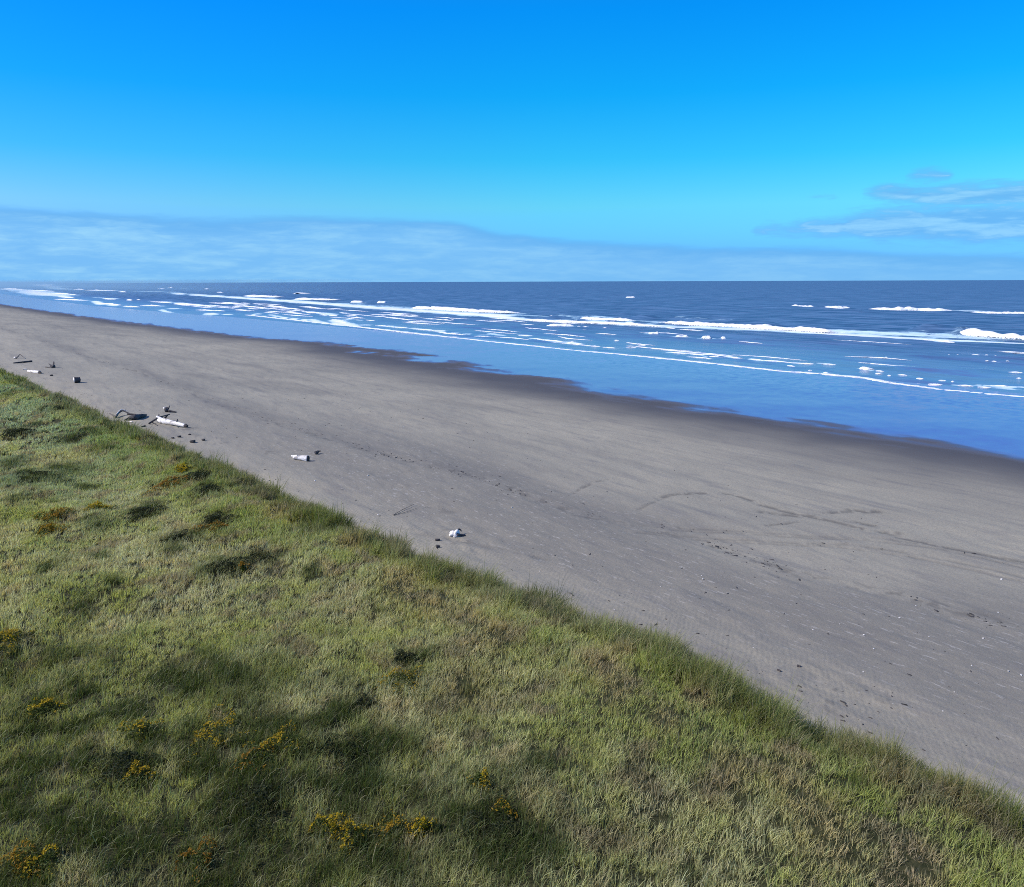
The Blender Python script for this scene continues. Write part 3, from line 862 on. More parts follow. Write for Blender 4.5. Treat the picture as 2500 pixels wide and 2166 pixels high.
def blade_field():
    # tuft centres, thinning with distance from where the camera looks
    N = 90000
    # sample by azimuth and distance so that near ground gets most tufts
    zones = [(-16, 14, -4, 20, 92.), (-14, 13, 20, 45, 60.), (-14, 11, 45, 100, 24.), (-30, 8, 100, 260, 2.0)]
    X, Y = [], []
    for x0, x1, y0, y1, dens in zones:
        k = int((x1 - x0) * (y1 - y0) * dens)
        X.append(rng.uniform(x0, x1, k))
        Y.append(rng.uniform(y0, y1, k))
    X, Y = np.concatenate(X), np.concatenate(Y)
    az_ = np.degrees(np.arctan2(X, Y))
    r = np.hypot(X, Y)
    keep = (X < crest_x(Y) + 1.3 + .5 * fbm(X / .7, Y / .7, 81, 2)) & (r > 4.)
    # beyond a sidestep's reach outside the frame keep only a thin cover
    keep &= ((az_ > -20) & (az_ < 85)) | (rng.uniform(0, 1, len(X)) < .12)
    X, Y = X[keep], Y[keep]
    r = np.hypot(X, Y)
    d = X - crest_x(Y)
    lush = sst(d, -3.4, -1.6)                       # the rank green strip along the crest
    lush = np.maximum(lush, sst(d + .6 * fbm(X / 1.5, Y / 2.5, 80, 2), -2.6, -1.4))
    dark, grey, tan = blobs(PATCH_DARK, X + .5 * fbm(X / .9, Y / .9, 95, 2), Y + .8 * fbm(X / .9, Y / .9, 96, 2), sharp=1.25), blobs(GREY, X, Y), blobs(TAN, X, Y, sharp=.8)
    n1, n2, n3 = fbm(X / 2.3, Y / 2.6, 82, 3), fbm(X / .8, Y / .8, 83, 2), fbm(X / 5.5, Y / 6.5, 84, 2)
    # lower left growth is darker, broad leaved and thick, with vignette darkening painted in
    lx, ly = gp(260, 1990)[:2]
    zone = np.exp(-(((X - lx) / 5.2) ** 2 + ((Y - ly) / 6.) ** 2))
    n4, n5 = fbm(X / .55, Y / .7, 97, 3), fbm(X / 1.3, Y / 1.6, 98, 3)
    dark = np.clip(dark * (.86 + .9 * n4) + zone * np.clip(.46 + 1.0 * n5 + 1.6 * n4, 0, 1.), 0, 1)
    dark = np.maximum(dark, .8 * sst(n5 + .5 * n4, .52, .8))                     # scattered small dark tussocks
    per = 16
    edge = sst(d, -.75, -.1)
    hgt_t = .185 + .05 * n1 + .04 * n3 + lush * (.03 + .07 * fbm(X / 1.3, Y / 1.3, 87, 2)) + edge * (.22 + .40 * fbm(X / .6, Y / .6, 88, 2)) + .05 * dark - .03 * tan
    hgt_t = hgt_t * (1 + .45 * (rng.uniform(0, 1, len(X)) < .05))
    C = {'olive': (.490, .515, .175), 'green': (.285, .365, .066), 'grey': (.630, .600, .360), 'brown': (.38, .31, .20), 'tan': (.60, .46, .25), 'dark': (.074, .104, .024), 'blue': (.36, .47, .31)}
    C = {k: np.array(v) for k, v in C.items()}
    ft = lambda v: np.clip(v, 0, 1)[:, None]
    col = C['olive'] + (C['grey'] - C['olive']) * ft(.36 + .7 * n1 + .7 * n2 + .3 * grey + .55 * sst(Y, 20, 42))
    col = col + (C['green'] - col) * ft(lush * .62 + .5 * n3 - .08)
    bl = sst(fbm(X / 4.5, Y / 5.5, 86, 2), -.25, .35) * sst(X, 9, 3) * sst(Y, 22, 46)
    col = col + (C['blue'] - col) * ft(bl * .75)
    col = col + (C['tan'] - col) * ft(tan * .8 + .5 * sst(n2, .45, .75))
    col = col + (C['brown'] - col) * ft(.8 * sst(fbm(X / .7, Y / .7, 89, 2), .25, .6))
    col = col * (1 - .48 * edge)[:, None]  # shade on the seaward crest edge, painted into the blade colour
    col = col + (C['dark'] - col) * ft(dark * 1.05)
    bare = (sst(tan, .5, 1.) * .45)
    live = rng.uniform(0, 1, len(X)) > bare
    X, Y, r, hgt_t, col, dark, lush, d, tan, edge = (a[live] for a in (X, Y, r, hgt_t, col, dark, lush, d, tan, edge))
    n = len(X)
    tuft = rng.uniform(.06, .16, n)
    ta = rng.uniform(0, 2 * np.pi, (n, per))
    tr = np.sqrt(rng.uniform(0, 1, (n, per))) * tuft[:, None]
    bx, by = (X[:, None] + np.cos(ta) * tr).ravel(), (Y[:, None] + np.sin(ta) * tr).ravel()
    bz = terrain(bx, by) - .03
    rb = np.repeat(r, per)
    hg = np.repeat(hgt_t, per) * rng.uniform(.55, 1.2, n * per)
    wd = np.maximum(.0072, rb * .00058) * rng.uniform(.7, 1.3, n * per)
    lean_t = rng.normal(.42, .18, n)
    lean = np.clip(np.repeat(lean_t + .05 * edge, per) + rng.normal(0, .25, n * per), .05, 1.25)
    wdir = np.repeat(rng.normal(0, .7, n), per) + rng.normal(0, .7, n * per)
    ca, sa = np.cos(wdir), np.sin(wdir)
    dx = LEANX * ca - LEANY * sa + .8 * np.cos(ta.ravel())
    dy = LEANX * sa + LEANY * ca + .8 * np.sin(ta.ravel())
    ln = np.hypot(dx, dy) + 1e-6
    cc = np.repeat(col, per, 0) * rng.uniform(.60, 1.45, (n * per, 1))
    dry = rng.uniform(0, 1, n * per)
    pale = np.array([.42, .36, .23])
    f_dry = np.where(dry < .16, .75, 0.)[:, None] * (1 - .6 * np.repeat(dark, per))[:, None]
    cc = cc + (pale - cc) * f_dry
    # long pale arching blades that stand out over the dark growth and, fewer, everywhere
    m = 90000
    lx_, ly_ = rng.uniform(-14, 13, m), rng.uniform(-2, 34, m)
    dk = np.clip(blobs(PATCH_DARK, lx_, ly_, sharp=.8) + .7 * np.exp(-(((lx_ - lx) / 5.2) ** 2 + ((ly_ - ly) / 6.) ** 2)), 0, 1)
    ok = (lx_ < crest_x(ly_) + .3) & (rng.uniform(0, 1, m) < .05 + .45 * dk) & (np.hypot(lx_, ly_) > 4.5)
    lx_, ly_, dk = lx_[ok], ly_[ok], dk[ok]
    m = len(lx_)
    wd_ = rng.normal(0, .8, m)
    bx, by, bz = np.concatenate([bx, lx_]), np.concatenate([by, ly_]), np.concatenate([bz, terrain(lx_, ly_) + .05])
    hg = np.concatenate([hg, rng.uniform(.16, .32, m)])
    wd = np.concatenate([wd, np.maximum(.006, np.hypot(lx_, ly_) * .00045) * rng.uniform(.7, 1.2, m)])
    lean = np.concatenate([lean, rng.uniform(.75, 1.25, m)])
    dx = np.concatenate([dx, LEANX * np.cos(wd_) - LEANY * np.sin(wd_)])
    dy = np.concatenate([dy, LEANX * np.sin(wd_) + LEANY * np.cos(wd_)])
    ln = np.hypot(dx, dy) + 1e-6
    pc = np.array([.20, .27, .09]) + (np.array([.52, .48, .30]) - np.array([.20, .27, .09])) * rng.uniform(0, 1, (m, 1)) ** 1.6
    cc = np.concatenate([cc, pc * rng.uniform(.6, 1.2, (m, 1))])
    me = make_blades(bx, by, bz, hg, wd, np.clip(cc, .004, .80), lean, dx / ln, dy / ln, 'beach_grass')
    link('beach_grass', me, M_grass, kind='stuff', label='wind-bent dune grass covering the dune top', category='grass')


blade_field()


# ------------------------------------------------------------------ low shrubs and yellow flowers in the grass
def leaf_cloud(n, rx, ry, h, size, c0, c1, seed, top_only=False, pale=.0):
    """many leaf-sized quads filling a low uneven mound round the origin"""
    g = np.random.default_rng(seed)
    a = g.uniform(0, 2 * np.pi, n)
    rr = np.sqrt(g.uniform(0, 1, n))
    lob = 1 + .35 * np.sin(a * 3 + seed) + .22 * np.sin(a * 5 + seed * 1.7)
    x, y = np.cos(a) * rr * rx * lob, np.sin(a) * rr * ry * lob
    bump = .75 + .55 * fbm(x / (rx * .45) + seed, y / (rx * .45), seed % 97, 3)
    zt = h * np.sqrt(np.clip(1 - rr ** 2 * .92, .03, 1)) * np.clip(bump, .25, 1.6)
    z = zt * (g.uniform(.86, 1.08, n) if top_only else g.uniform(.12, 1.05, n) ** .5)
    t = g.normal(0, 1, (n, 3))
    t[:, 2] *= .55
    t /= np.linalg.norm(t, axis=1)[:, None]
    up = g.normal(0, .6, (n, 3)) + np.array([0, 0, 1.])
    b = np.cross(t, up)
    b /= np.linalg.norm(b, axis=1)[:, None] + 1e-9
    sz = size * g.uniform(.6, 1.4, n)[:, None]
    P = np.stack([x, y, z], 1)
    V = np.stack([P - t * sz, P + b * sz * .42, P + t * sz, P - b * sz * .42], 1).reshape(-1, 3)
    Qd = np.arange(n * 4).reshape(n, 4)
    k = g.uniform(0, 1, n)[:, None]
    col = np.array(c0) * (1 - k) + np.array(c1) * k
    col *= g.uniform(.7, 1.3, n)[:, None]
    return V, Qd, np.repeat(col, 4, 0)


def drop_to_ground(V, loc):
    V = V.copy()
    V[:, 2] += terrain(V[:, 0] + loc[0], V[:, 1] + loc[1]) - loc[2]
    return V


def empty(name, loc, **p):
    o = bpy.data.objects.new(name, None)
    o.empty_display_size = .2
    COL.objects.link(o)
    o.location = [float(v) for v in loc]
    for k, v in p.items():
        if v:
            o[k] = v
    return o


def part(name, parent, V, Q, T=None, col=None, mat=None, smooth=False):
    me = mesh_np(name, V, Q, T, dict(col=col) if col is not None else None, smooth)
    return link(name, me, mat or M_grass, parent)


def size_at(p, px):
    return float(np.linalg.norm(np.array(p) - np.array([0, 0, H])) / F * px)


def shrub(px, py, rp, label, i):
    p = gp(px, py)
    r = size_at(p, rp)
    root = empty('low_shrub', p, label=label, category='shrub', group='dark low shrubs among the dune grass')
    V, Q, c = leaf_cloud(int(min(5200, 1500 + 2600 * r * r)), r, r * 1.15, .22 + .06 * r, .017 + .0005 * p[1], (.016, .024, .010), (.050, .058, .022), 300 + i)
    part('foliage', root, drop_to_ground(V, p), Q, None, c)
    g = np.random.default_rng(700 + i)
    n = 44                                           # twigs standing out of the leaves
    a, q = g.uniform(0, 6.28, n), np.sqrt(g.uniform(0, 1, n)) * r * .8
    bx, by = np.cos(a) * q, np.sin(a) * q
    V = np.zeros((n, 3, 3))
    h = g.uniform(.16, .34, n)
    V[:, 0] = np.stack([bx - .006, by, bx * 0], 1)
    V[:, 1] = np.stack([bx + .006, by, bx * 0], 1)
    V[:, 2] = np.stack([bx + g.normal(.12, .12, n), by + g.normal(0, .12, n), h], 1)
    part('sprays', root, drop_to_ground(V.reshape(-1, 3), p), None, np.arange(n * 3).reshape(n, 3), np.tile((.10, .075, .045), (n * 3, 1)))


def flowers(px, py, rp, label, i, hue=0.):
    p = gp(px, py)
    r = size_at(p, rp) * 1.45
    root = empty('flowering_plant', p, label=label, category='plant', group='yellow flowering plants in the dune grass')
    V, Q, c = leaf_cloud(int(700 + 1500 * r * r), r, r * 1.1, .25, .016 + .0004 * p[1], (.030, .048, .010), (.085, .110, .018), 500 + i)
    part('foliage', root, drop_to_ground(V, p), Q, None, c)
    c0, c1 = (.48 - .20 * hue, .36 - .20 * hue, .018), (.36 - .13 * hue, .25 - .14 * hue, .015)
    V, Q, c = leaf_cloud(int(420 + 1300 * r * r), r * .95, r, .34, .017 + .0005 * p[1], c0, c1, 500 + i, True)
    # flower heads sit in bunches
    f = sst(fbm(V[::4, 0] / .17 + i, V[::4, 1] / .17, 11, 2), -.1, .15) > .5
    f4 = np.repeat(f, 4)
    Vf, cf = V[f4], c[f4]
    part('blossoms', root, drop_to_ground(Vf, p), np.arange(len(Vf)).reshape(-1, 4), None, cf)


SHRUBS = [(628, 1372, 50, 'near-black rounded shrub, darkest mound in the middle of the grass behind the crest'),
          (546, 1392, 42, 'olive brown shrub touching the landward side of the near-black rounded shrub'),
          (486, 1164, 36, 'dark grey-green shrub just behind the highest grassy bulge of the crest'),
          (510, 1202, 40, 'dark low shrub directly below the grey-green one, near the crest bulge'),
          (360, 1256, 36, 'blue-green dark shrub in the pale grass, left of the rust-topped shrub'),
          (527, 1276, 34, 'dark shrub with a rust tinted front, in the middle of the far grass'),
          (434, 1320, 36, 'broad flat shrub in grey grass between the blue-green shrub and the olive brown one'),
          (148, 1002, 30, 'black-green shrub closest to the driftwood, near the top of the dune'),
          (182, 1078, 27, 'small dark shrub in pale green grass below the one closest to the driftwood'),
          (80, 1166, 48, 'wide dark strip of shrub near the left edge, halfway up the dune'),
          (40, 1060, 32, 'dark shrub near the left edge above the wide dark strip'),
          (985, 1618, 30, 'lone bushy dark green shrub standing just above a round yellow flower patch'),
          (889, 1730, 28, 'dim green shrub by itself below and left of the round yellow flower patch'),
          (1200, 2026, 70, 'large dark shrub at the front beside the long row of yellow flowers'),
          (832, 1838, 70, 'large dark shrub right of the biggest yellow flower patches'),
          (640, 1972, 80, 'widest dark shrub at the front, below the biggest yellow flower patches'),
          (300, 1886, 60, 'dark shrub behind a single yellow flower head cluster, front left'),
          (795, 1302, 26, 'dark shrub set into the bright green grass of the crest itself')]
for i, a in enumerate(SHRUBS):
    shrub(*a, i)
FLOWERS = [(545, 1800, 52, 'biggest yellow flower patch, in the front left of the dune', .2),
           (690, 1826, 34, 'second big yellow patch, pressed against the large dark shrub', .3),
           (632, 1866, 30, 'brownish yellow patch just below the two biggest flower patches', .9),
           (978, 1676, 38, 'round yellow flower patch standing alone under the bushy dark green shrub', .4),
           (340, 1796, 24, 'compact yellow cluster left of the biggest yellow patch', .2),
           (100, 1748, 24, 'bright yellow cluster between the compact cluster and the left edge', .1),
           (342, 1908, 20, 'small yellow cluster in front of a dark shrub, front left', .3),
           (50, 2128, 32, 'orange flower patch in the bottom left corner', .8),
           (108, 2128, 22, 'paler yellow patch right beside the orange one in the bottom left corner', .1),
           (484, 2116, 26, 'faded brown-yellow flower patch near the bottom edge, right of the corner patches', 1.),
           (800, 2040, 24, 'leftmost yellow cluster of the long row beside the large front shrub', .1),
           (862, 2062, 28, 'lowest yellow patch of the long row beside the large front shrub', .2),
           (966, 2042, 28, 'most orange patch of the long row beside the large front shrub', .6),
           (1034, 2036, 16, 'small bright cluster at the right end of the long row, touching the large front shrub', 0.),
           (1228, 1998, 18, 'orange flowers on top of the large front shrub', .7),
           (1170, 1924, 16, 'tiny lone yellow cluster in plain grass above the large front shrub', .3),
           (128, 1266, 30, 'orange patch on the far left of the dune with a second one right below it', .8),
           (122, 1302, 22, 'smaller orange patch right below another on the far left of the dune', .7),
           (240, 1246, 20, 'lemon yellow cluster in far grass, right of the two orange patches', 0.),
           (412, 1190, 32, 'rust and yellow patch at the foot of the shrubs behind the crest bulge', 1.),
           (516, 1296, 24, 'rusty flowers in front of the rust tinted shrub', 1.),
           (594, 1396, 10, 'single orange speck at the foot of the near-black rounded shrub', .9),
           (20, 1576, 30, 'yellow flowers at the left edge, halfway down the dune', .2),
           (452, 1152, 16, 'greenish yellow tuft beside the shrubs behind the crest bulge', 0.)]
for i, a in enumerate(FLOWERS):
    flowers(*a[:4], i, a[4])


# ------------------------------------------------------------------ driftwood and litter on the sand
def tube(pts, rad, seed, seg=12, rough=.16, per=.06, caps=True):
    pts = np.array(pts, float)
    L = np.concatenate([[0], np.cumsum(np.linalg.norm(np.diff(pts, axis=0), axis=1))])
    n = int(max(6, min(60, L[-1] / per)))
    s = np.linspace(0, L[-1], n)
    C = np.stack([np.interp(s, L, pts[:, k]) for k in range(3)], 1)
    for _ in range(3):                              # round the bends
        C[1:-1] = .25 * C[:-2] + .5 * C[1:-1] + .25 * C[2:]
    R = np.interp(s, L, np.array(rad, float))
    R = R * (1 + rough * 1.2 * fbm(s / (R.max() * 3) + seed, s * 0 + seed, seed, 3))
    Tn = np.gradient(C, axis=0)
    Tn /= np.linalg.norm(Tn, axis=1)[:, None] + 1e-9
    ref = np.array([0, 0, 1.]) if abs(Tn[:, 2]).max() < .9 else np.array([1., 0, 0])
    U = np.cross(Tn, ref)
    U /= np.linalg.norm(U, axis=1)[:, None] + 1e-9
    Wv = np.cross(U, Tn)
    a = np.arange(seg) / seg * 2 * np.pi
    A, Sx = np.meshgrid(a, s)
    k = 1 + rough * 1.6 * fbm(np.cos(A) * 2.1 + Sx / (R.max() * 5) + seed, np.sin(A) * 2.1 + seed * .7, seed + 4, 3)
    V = C[:, None] + (U[:, None] * np.cos(A)[..., None] + Wv[:, None] * np.sin(A)[..., None]) * (R[:, None] * k)[..., None]
    V = V.reshape(-1, 3)
    i, j = np.meshgrid(np.arange(n - 1), np.arange(seg), indexing='ij')
    o = i * seg + j
    o2 = i * seg + (j + 1) % seg
    Q = np.stack([o, o2, o2 + seg, o + seg], -1).reshape(-1, 4)
    T = []
    if caps:
        V = np.concatenate([V, C[:1] - Tn[:1] * R[0] * .3, C[-1:] + Tn[-1:] * R[-1] * .3])
        for j in range(seg):
            T.append((n * seg, (j + 1) % seg, j))
            T.append((n * seg + 1, (n - 1) * seg + j, (n - 1) * seg + (j + 1) % seg))
    return V, Q, np.array(T, np.int32).reshape(-1, 3)


def lump(rx, ry, rz, seed, rough=.35, nu=22, nv=14):
    u, v = np.meshgrid(np.arange(nu) / nu * 2 * np.pi, np.linspace(-1.45, 1.5, nv))
    k = 1 + rough * fbm(np.cos(u) * np.cos(v) * 1.7 + seed, np.sin(u) * np.cos(v) * 1.7 + np.sin(v) * 1.3 + seed, seed, 4)
    V = np.stack([np.cos(u) * np.cos(v) * k * rx, np.sin(u) * np.cos(v) * k * ry, np.sin(v) * k * rz], -1).reshape(-1, 3)
    i, j = np.meshgrid(np.arange(nv - 1), np.arange(nu), indexing='ij')
    o, o2 = i * nu + j, i * nu + (j + 1) % nu
    Q = np.stack([o, o2, o2 + nu, o + nu], -1).reshape(-1, 4)
    T = [(j, (j + 1) % nu, 0) for j in range(1, nu - 1)] + [((nv - 1) * nu, (nv - 1) * nu + j, (nv - 1) * nu + j + 1) for j in range(1, nu - 1)]
    return V, Q, np.array(T)


def G(px, py, up=0.):
    p = gp(px, py)
    return p + np.array([0, 0, up])


def wood(name, cat, label, origin, pieces, group=None):
    """pieces: (part name, material, [world points], [radii]) -> a thing with a mesh for each part"""
    o = np.array(origin)
    if len(pieces) == 1:
        _, mt, pts, rad = pieces[0]
        V, Q, T = tube(np.array(pts) - o, rad, sum(map(ord, label)) % 91)
        ob = link(name, mesh_np(name, V, Q, T), mt, None, label=label, category=cat, group=group)
        ob.location = [float(v) for v in o]
        return ob
    root = empty(name, o, label=label, category=cat, group=group)
    for k, (pn, mt, pts, rad) in enumerate(pieces):
        V, Q, T = tube(np.array(pts) - o, rad, sum(map(ord, label)) % 91 + k * 3)
        part(pn, root, V, Q, T, None, mt, True)
    return root


DG = 'driftwood washed up on the beach'
# hollow bleached log
a, b = G(716, 1122, .09), G(752, 1126, .15)
d = (b - a) / np.linalg.norm(b - a)
wood('driftwood_log', 'driftwood', 'hollow white log with a dark open end, alone on sand below the crest bulge', a, [
    ('trunk', M_white, [a, a * .6 + b * .4 + [0, 0, .02], b], [.07, .11, .165]),
    ('dark_end', M_end, [b + d * .012, b + d * .05], [.165, .15]),  # dark piece stands in for shade on the hollow right end
    ('split_prong', M_white, [G(712, 1119, .12), a * .7 + b * .3 + [0, 0, .10]], [.045, .06])], DG)
# little dark scrap behind it
a = G(770, 1110, .09)
wood('driftwood_scrap', 'driftwood', 'small black wedge of wood just behind the hollow bleached log', a, [
    ('block', M_dark, [a, G(777, 1109, .10)], [.10, .07]), ('splinter', M_dark, [G(775, 1108, .14), G(784, 1107, .13)], [.05, .02])], DG)
# white chunk
p = gp(1110, 1309)
root = empty('driftwood_stump', p, label='short bright white stump with dark broken roots, nearest driftwood to the viewer', category='driftwood', group=DG)
V, Q, T = lump(.20, .18, .165, 12, .5)
V[:, 2] += .06
V[:, 0] *= 1.15
part('stump_body', root, V, Q, T, None, M_white, True)
V, Q, T = tube(np.array([G(1115, 1311, .07), G(1125, 1310, .06), G(1137, 1309, .03)]) - p, [.07, .05, .02], 5)
part('root', root, V, Q, T, None, M_dark, True)
V, Q, T = tube(np.array([G(1116, 1307, .16), G(1122, 1304, .24), G(1127, 1305, .12)]) - p, [.045, .03, .015], 6)
part('root', root, V, Q, T, None, M_end, True)
# the big white log and the heap behind it
a, b = G(396, 1034, .17), G(452, 1044, .12)
d = (b - a) / np.linalg.norm(b - a)
wood('driftwood_log', 'driftwood', 'largest bleached white log with a black tip, lying under a leaning dark pole', a, [
    ('trunk', M_white, [G(391, 1032, .16), a, a * .5 + b * .5 + [0, 0, .02], b], [.16, .215, .15, .11]),
    ('dark_end', M_end, [b + d * .02, b + d * .24], [.125, .07]),
    ('branch_stub', M_grey, [a * .35 + b * .65 + [0, 0, .12], a * .35 + b * .65 + [.08, .02, .33]], [.06, .035]),
    ('root', M_white, [a + [0, 0, .1], a + [-.25, .35, .30]], [.12, .05])], DG)
a = G(364, 1036, .05)
wood('driftwood_pole', 'driftwood', 'long dark pole leaning up across the end of the largest bleached log', a, [
    ('pole_shaft', M_dark, [a, G(388, 1030, .30), G(416, 1026, .42)], [.055, .05, .035]),
    ('branch_stub', M_dark, [G(372, 1034, .08), G(384, 1040, .03)], [.035, .02])], DG)
a = G(388, 1026, .1)
wood('driftwood_root', 'driftwood', 'dark knotted root clump behind the leaning dark pole', a, [
    ('root_knot', M_dark, [a, G(395, 1025, .14)], [.13, .10]), ('root', M_dark, [a + [0, 0, .1], G(389, 1024, .36)], [.05, .03]),
    ('root', M_end, [G(404, 1027, .2), G(410, 1026, .34)], [.07, .05])], DG)
a = G(403, 1006, .14)
wood('driftwood_stump', 'driftwood', 'small black and white root stump farther out than the largest bleached log', a, [
    ('stump_body', M_dark, [a, G(411, 1006, .17)], [.16, .19]), ('bleached_face', M_white, [G(402, 1004.5, .2), G(406, 1004, .26)], [.13, .10]),
    ('root', M_dark, [G(412, 1007, .12), G(431, 1008, .05)], [.09, .03]), ('root', M_dark, [G(412, 1004, .2), G(415, 1003, .38)], [.05, .03])], DG)
a = G(283, 1021, .08)
wood('driftwood_branch', 'driftwood', 'thin curved branch, pale on top, poking out from behind the grass edge', a, [
    ('branch', M_grey, [G(268, 1013, .10), G(277, 1018, .10), a, G(290, 1016, .22), G(300, 1014, .34), G(322, 1015, .08)], [.03, .05, .07, .06, .05, .03]),
    ('sunlit_top', M_white, [G(285, 1019, .20), G(291, 1015, .30), G(298, 1013, .39), G(312, 1013, .27)], [.035, .04, .04, .02])], DG)  # sunlight on the upper side, made as a white strip
a = G(314, 1026, .12)
wood('driftwood_log', 'driftwood', 'blackish waterlogged log next to the thin curved branch', a, [
    ('trunk', M_dark, [a, G(330, 1025, .17), G(346, 1021, .16), G(358, 1016, .08)], [.10, .17, .14, .05]),
    ('branch_stub', M_dark, [a, G(303, 1028, .05)], [.07, .03]), ('split_prong', M_dark, [G(312, 1020, .26), G(332, 1021, .25)], [.07, .05])], DG)
a = G(306, 1031, .04)
wood('driftwood_stick', 'driftwood', 'thin white stick between the waterlogged log and the grass', a, [('stick', M_white, [a, G(324, 1032, .05)], [.03, .04])], DG)
a = G(344, 1044, .04)
wood('driftwood_stick', 'driftwood', 'short dark stick at the grass edge below the leaning pole', a, [('stick', M_dark, [a, G(355, 1042, .06)], [.03, .05])], DG)
# farther up the beach
a, b = G(182, 935, .27), G(196, 934, .27)
wood('driftwood_stump', 'driftwood', 'squat black stump lying on its side with a pale cut face, alone', a, [
    ('stump_body', M_dark, [a, b], [.27, .25]), ('sunlit_face', M_white, [a - (b - a) * .10, a], [.22, .26])], DG)  # white piece stands in for sunlight on the left side
a, b = G(70, 909, .10), G(97, 912, .10)
wood('driftwood_log', 'driftwood', 'short straight white log with a dark knob at one end, far up the beach', a, [
    ('trunk', M_white, [a, b], [.14, .17]), ('dark_end', M_end, [b, b + (b - a) * .14], [.14, .06])], DG)
a = G(56, 903, .05)
wood('driftwood_stick', 'driftwood', 'tiny white stick next to the short straight white log', a, [('stick', M_white, [a, G(66, 903, .05)], [.06, .06])], DG)
a = G(33, 888, .07)
wood('driftwood_pole', 'driftwood', 'straight dark pole lying flat on far sand near the left edge', a, [('pole_shaft', M_dark, [a, G(78, 884, .10)], [.07, .10])], DG)
a = G(124, 898, .1)
wood('driftwood_root', 'driftwood', 'jagged dark root with an upright spike, between the flat dark pole and the squat stump', a, [
    ('root_knot', M_dark, [a, G(133, 898, .16)], [.16, .18]), ('root', M_dark, [G(131, 898, .2), G(133, 897, .62)], [.10, .05]),
    ('root', M_dark, [G(126, 897, .2), G(120, 896, .36)], [.07, .04]), ('root', M_grey, [G(127, 899, .07), G(110, 897, .05)], [.07, .04])], DG)
a = G(36, 876, .1)
wood('driftwood_branch', 'driftwood', 'farthest driftwood, a white lump with bent brown twigs', a, [
    ('bleached_knot', M_white, [a, G(40, 876, .12)], [.14, .12]), ('twig', M_grey, [G(40, 877, .1), G(50, 875, .5), G(60, 876, .1)], [.05, .05, .03])], DG)
# forked twig
a = G(960, 1260, .03)
wood('driftwood_branch', 'driftwood', 'thin forked dark twig lying flat between the hollow log and the bright white stump', a, [
    ('twig', M_grey, [a, G(982, 1248, .05), G(1012, 1234, .06)], [.012, .010, .006]), ('twig', M_grey, [a, G(990, 1253, .03), G(1020, 1243, .04)], [.011, .008, .005])], DG)
# dark blocks close to the white stump
for (x0, y0, x1, y1, r0, lab) in ((1063, 1321, 1074, 1320, .045, 'small flat black block left of the bright white stump'), (1065, 1338, 1073, 1337, .055, 'small black lump below the flat black block, by the grass edge'),
                                  (1946, 1629, 1954, 1631, .035, 'dark chip of wood at the dune foot, right of the tallest crest tufts'), (1898, 1638, 1906, 1640, .025, 'smaller dark chip of wood at the dune foot near a larger chip')):
    a = G(x0, y0, r0 * .7)
    wood('driftwood_scrap', 'driftwood', lab, a, [('block', M_dark, [a, G(x1, y1, r0 * .8)], [r0, r0 * .8])], DG)
# stones / clods at the foot of the dune near the logs
CL = [(471, 1081, 10, 'largest dark clod on the sand between the largest log and the grass edge'), (497, 1076, 7, 'dark clod farthest from the grass, right of the largest clod'),
      (438, 1068, 7, 'dark clod straight below the black tip of the largest log'), (463, 1062, 5, 'small dark clod above the largest clod'), (422, 1071, 6, 'dark clod nearest the grass edge below the largest log'),
      (126, 918, 5, 'small grey stone on far sand left of the squat black stump'), (1068, 1341, 3, 'tiny dark stone at the grass edge below the black lump')]
for i, (x0, y0, sp_, lab) in enumerate(CL):
    p = gp(x0, y0)
    r_ = size_at(p, sp_) * .5
    V, Q, T = lump(r_ * 1.2, r_, r_ * .75, 60 + i)
    V[:, 2] += r_ * .45
    o = link('stone', mesh_np('stone', V, Q, T), M_stone, None, label=lab, category='stone', group='dark stones and clods near the dune foot')
    o.location = [float(v) for v in p]
# white shells
SHELLS = [(1985, 1538), (2109, 1551), (2268, 1556), (2133, 1585), (2108, 1641), (2372, 1626), (2462, 1641), (2493, 1649), (2097, 1693), (2437, 1496), (2196, 1510), (2445, 1416), (1839, 1582), (2302, 1737),
          (1613, 1433), (1713, 1407), (1317, 1396), (898, 1162), (923, 1258), (769, 1175), (1716, 1415), (2050, 1524), (1250, 1240), (2400, 1560), (1500, 1490), (2236, 1480), (2330, 1690), (2180, 1720)]
V, Q, T = lump(1., .8, .45, 77, .2, 12, 7)
V[:, 2] += .3
shell_me = mesh_np('shell', V, Q, T)
shell_me.materials.append(M_shell)
for i, (x0, y0) in enumerate(SHELLS):
    p = gp(x0, y0)
    o = bpy.data.objects.new('shell', shell_me)
    COL.objects.link(o)
    o.location = [float(v) for v in p]
    sc = size_at(p, 2.3 * random.uniform(.6, 1.15))
    o.scale = (sc, sc, sc)
    o.rotation_euler = (random.uniform(-.3, .3), random.uniform(-.3, .3), random.uniform(0, 6))
    o['label'], o['category'], o['group'] = 'small white shell fragment lying on the dry grey sand', 'shell', 'white shells scattered on the beach'


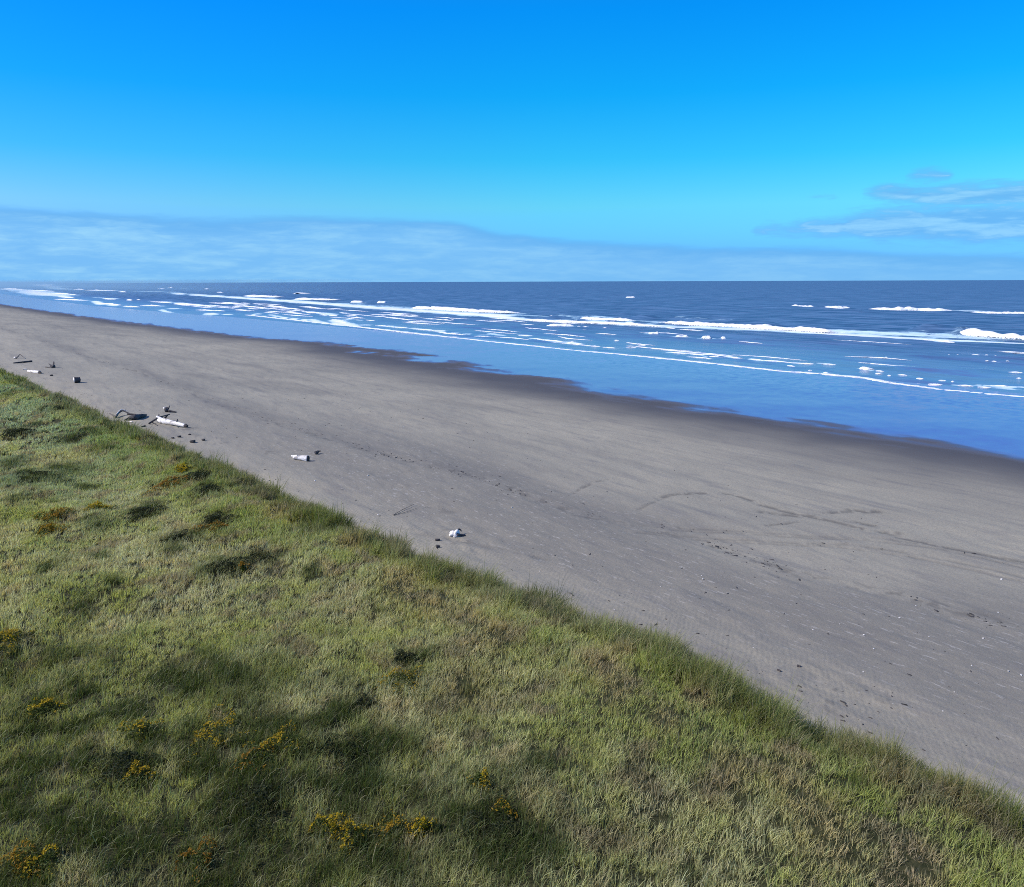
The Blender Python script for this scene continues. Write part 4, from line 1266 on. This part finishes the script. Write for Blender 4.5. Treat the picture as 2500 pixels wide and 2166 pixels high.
# dark flecks of weed and bark strewn along the dune foot and the tide line
def wrack():
    V, Q = [], []
    g = np.random.default_rng(33)

    def chip(x, y, ln, wd, ht, ang):
        z = float(terrain(np.array([x]), np.array([y]))[0])
        c, s = math.cos(ang), math.sin(ang)
        b = len(V)
        for sx, sy, sz in ((-1, -.5, 0), (1, -.7, 0), (.8, .6, 0), (-.8, .8, 0), (-.6, -.3, 1), (.7, -.4, .8), (.5, .3, 1.1), (-.5, .5, .7)):
            px_, py_ = sx * ln * g.uniform(.7, 1.2), sy * wd * g.uniform(.7, 1.2)
            V.append((x + px_ * c - py_ * s, y + px_ * s + py_ * c, z - .006 + sz * ht * g.uniform(.6, 1.2)))
        for f in ((0, 1, 5, 4), (1, 2, 6, 5), (2, 3, 7, 6), (3, 0, 4, 7), (4, 5, 6, 7)):
            Q.append(tuple(b + k for k in f))
    Y = np.concatenate([g.uniform(2, 40, 700), g.uniform(40, 110, 900)])
    for y in Y:
        d = abs(g.normal(0, 1)) * 3.2 + 2.4
        x = float(crest_x(np.array([y]))[0]) + d
        if fbm(np.array([x / 2.5]), np.array([y / 4.]), 91, 2)[0] < -.05:
            continue
        k = g.uniform(0, 1) ** 3
        chip(x, y, .012 + .075 * k * k, .010 + .02 * k * k, .010 + .02 * k, g.normal(1.4, .7))
    wl = np.array(px_line([(0, 800), (120, 838), (300, 900), (480, 962), (700, 1040), (900, 1100), (1080, 1145), (1200, 1170), (1290, 1210), (1440, 1265), (1560, 1285), (1700, 1318),
                           (1900, 1388), (2050, 1425), (2200, 1452), (2350, 1495), (2500, 1525)]))
    for _ in range(1300):
        k = g.uniform(0, len(wl) - 1.001)
        i0 = int(k)
        p = wl[i0] * (1 - k + i0) + wl[i0 + 1] * (k - i0)
        x, y = p[0] + g.normal(.3, .55), p[1] + g.normal(0, .5)
        if fbm(np.array([x / 1.2]), np.array([y / 2.]), 92, 2)[0] < 0:
            continue
        q = g.uniform(0, 1) ** 4
        chip(x, y, .02 + .11 * q, .015 + .03 * q, .012 + .02 * q, g.normal(1.5, .5))
    for _ in range(900):                            # stray specks over the whole dry beach
        y = g.uniform(5, 75)
        x = g.uniform(14, 34)
        q = g.uniform(0, 1) ** 5
        chip(x, y, .014 + .09 * q, .012 + .02 * q, .01 + .02 * q, g.uniform(0, 6))
    link('beach_litter', mesh_np('beach_litter', np.array(V), Q, None, None, False), M_stone, kind='stuff', label='dark flecks of weed and bark strewn along the sand', category='litter')


wrack()


# ------------------------------------------------------------------ thin sea haze
def haze(name, label, box, density):
    x0, x1, y0, y1, z0, z1 = box
    V = [(x, y, z) for z in (z0, z1) for x, y in ((x0, y0), (x1, y0), (x1, y1), (x0, y1))]
    Q = [(3, 2, 1, 0), (4, 5, 6, 7), (0, 1, 5, 4), (1, 2, 6, 5), (2, 3, 7, 6), (3, 0, 4, 7)]
    m = bpy.data.materials.new(name)
    m.use_nodes = True
    t = NT(m.node_tree)
    m.node_tree.nodes.remove(m.node_tree.nodes['Principled BSDF'])
    v = t.n('ShaderNodeVolumePrincipled')
    v.inputs['Color'].default_value = (.50, .80, 1., 1.)
    v.inputs['Density'].default_value = density
    v.inputs['Anisotropy'].default_value = .3
    t.L.new(v.outputs[0], m.node_tree.nodes['Material Output'].inputs['Volume'])
    link(name, mesh_np(name, np.array(V), Q, None, None, False), m, kind='stuff', label=label, category='haze')


# the spray that hangs over the surf farther up the coast
haze('sea_spray', 'pale spray hanging over the far surf', (-260., 380., 750., 9000., -10., 15.), 9e-4)
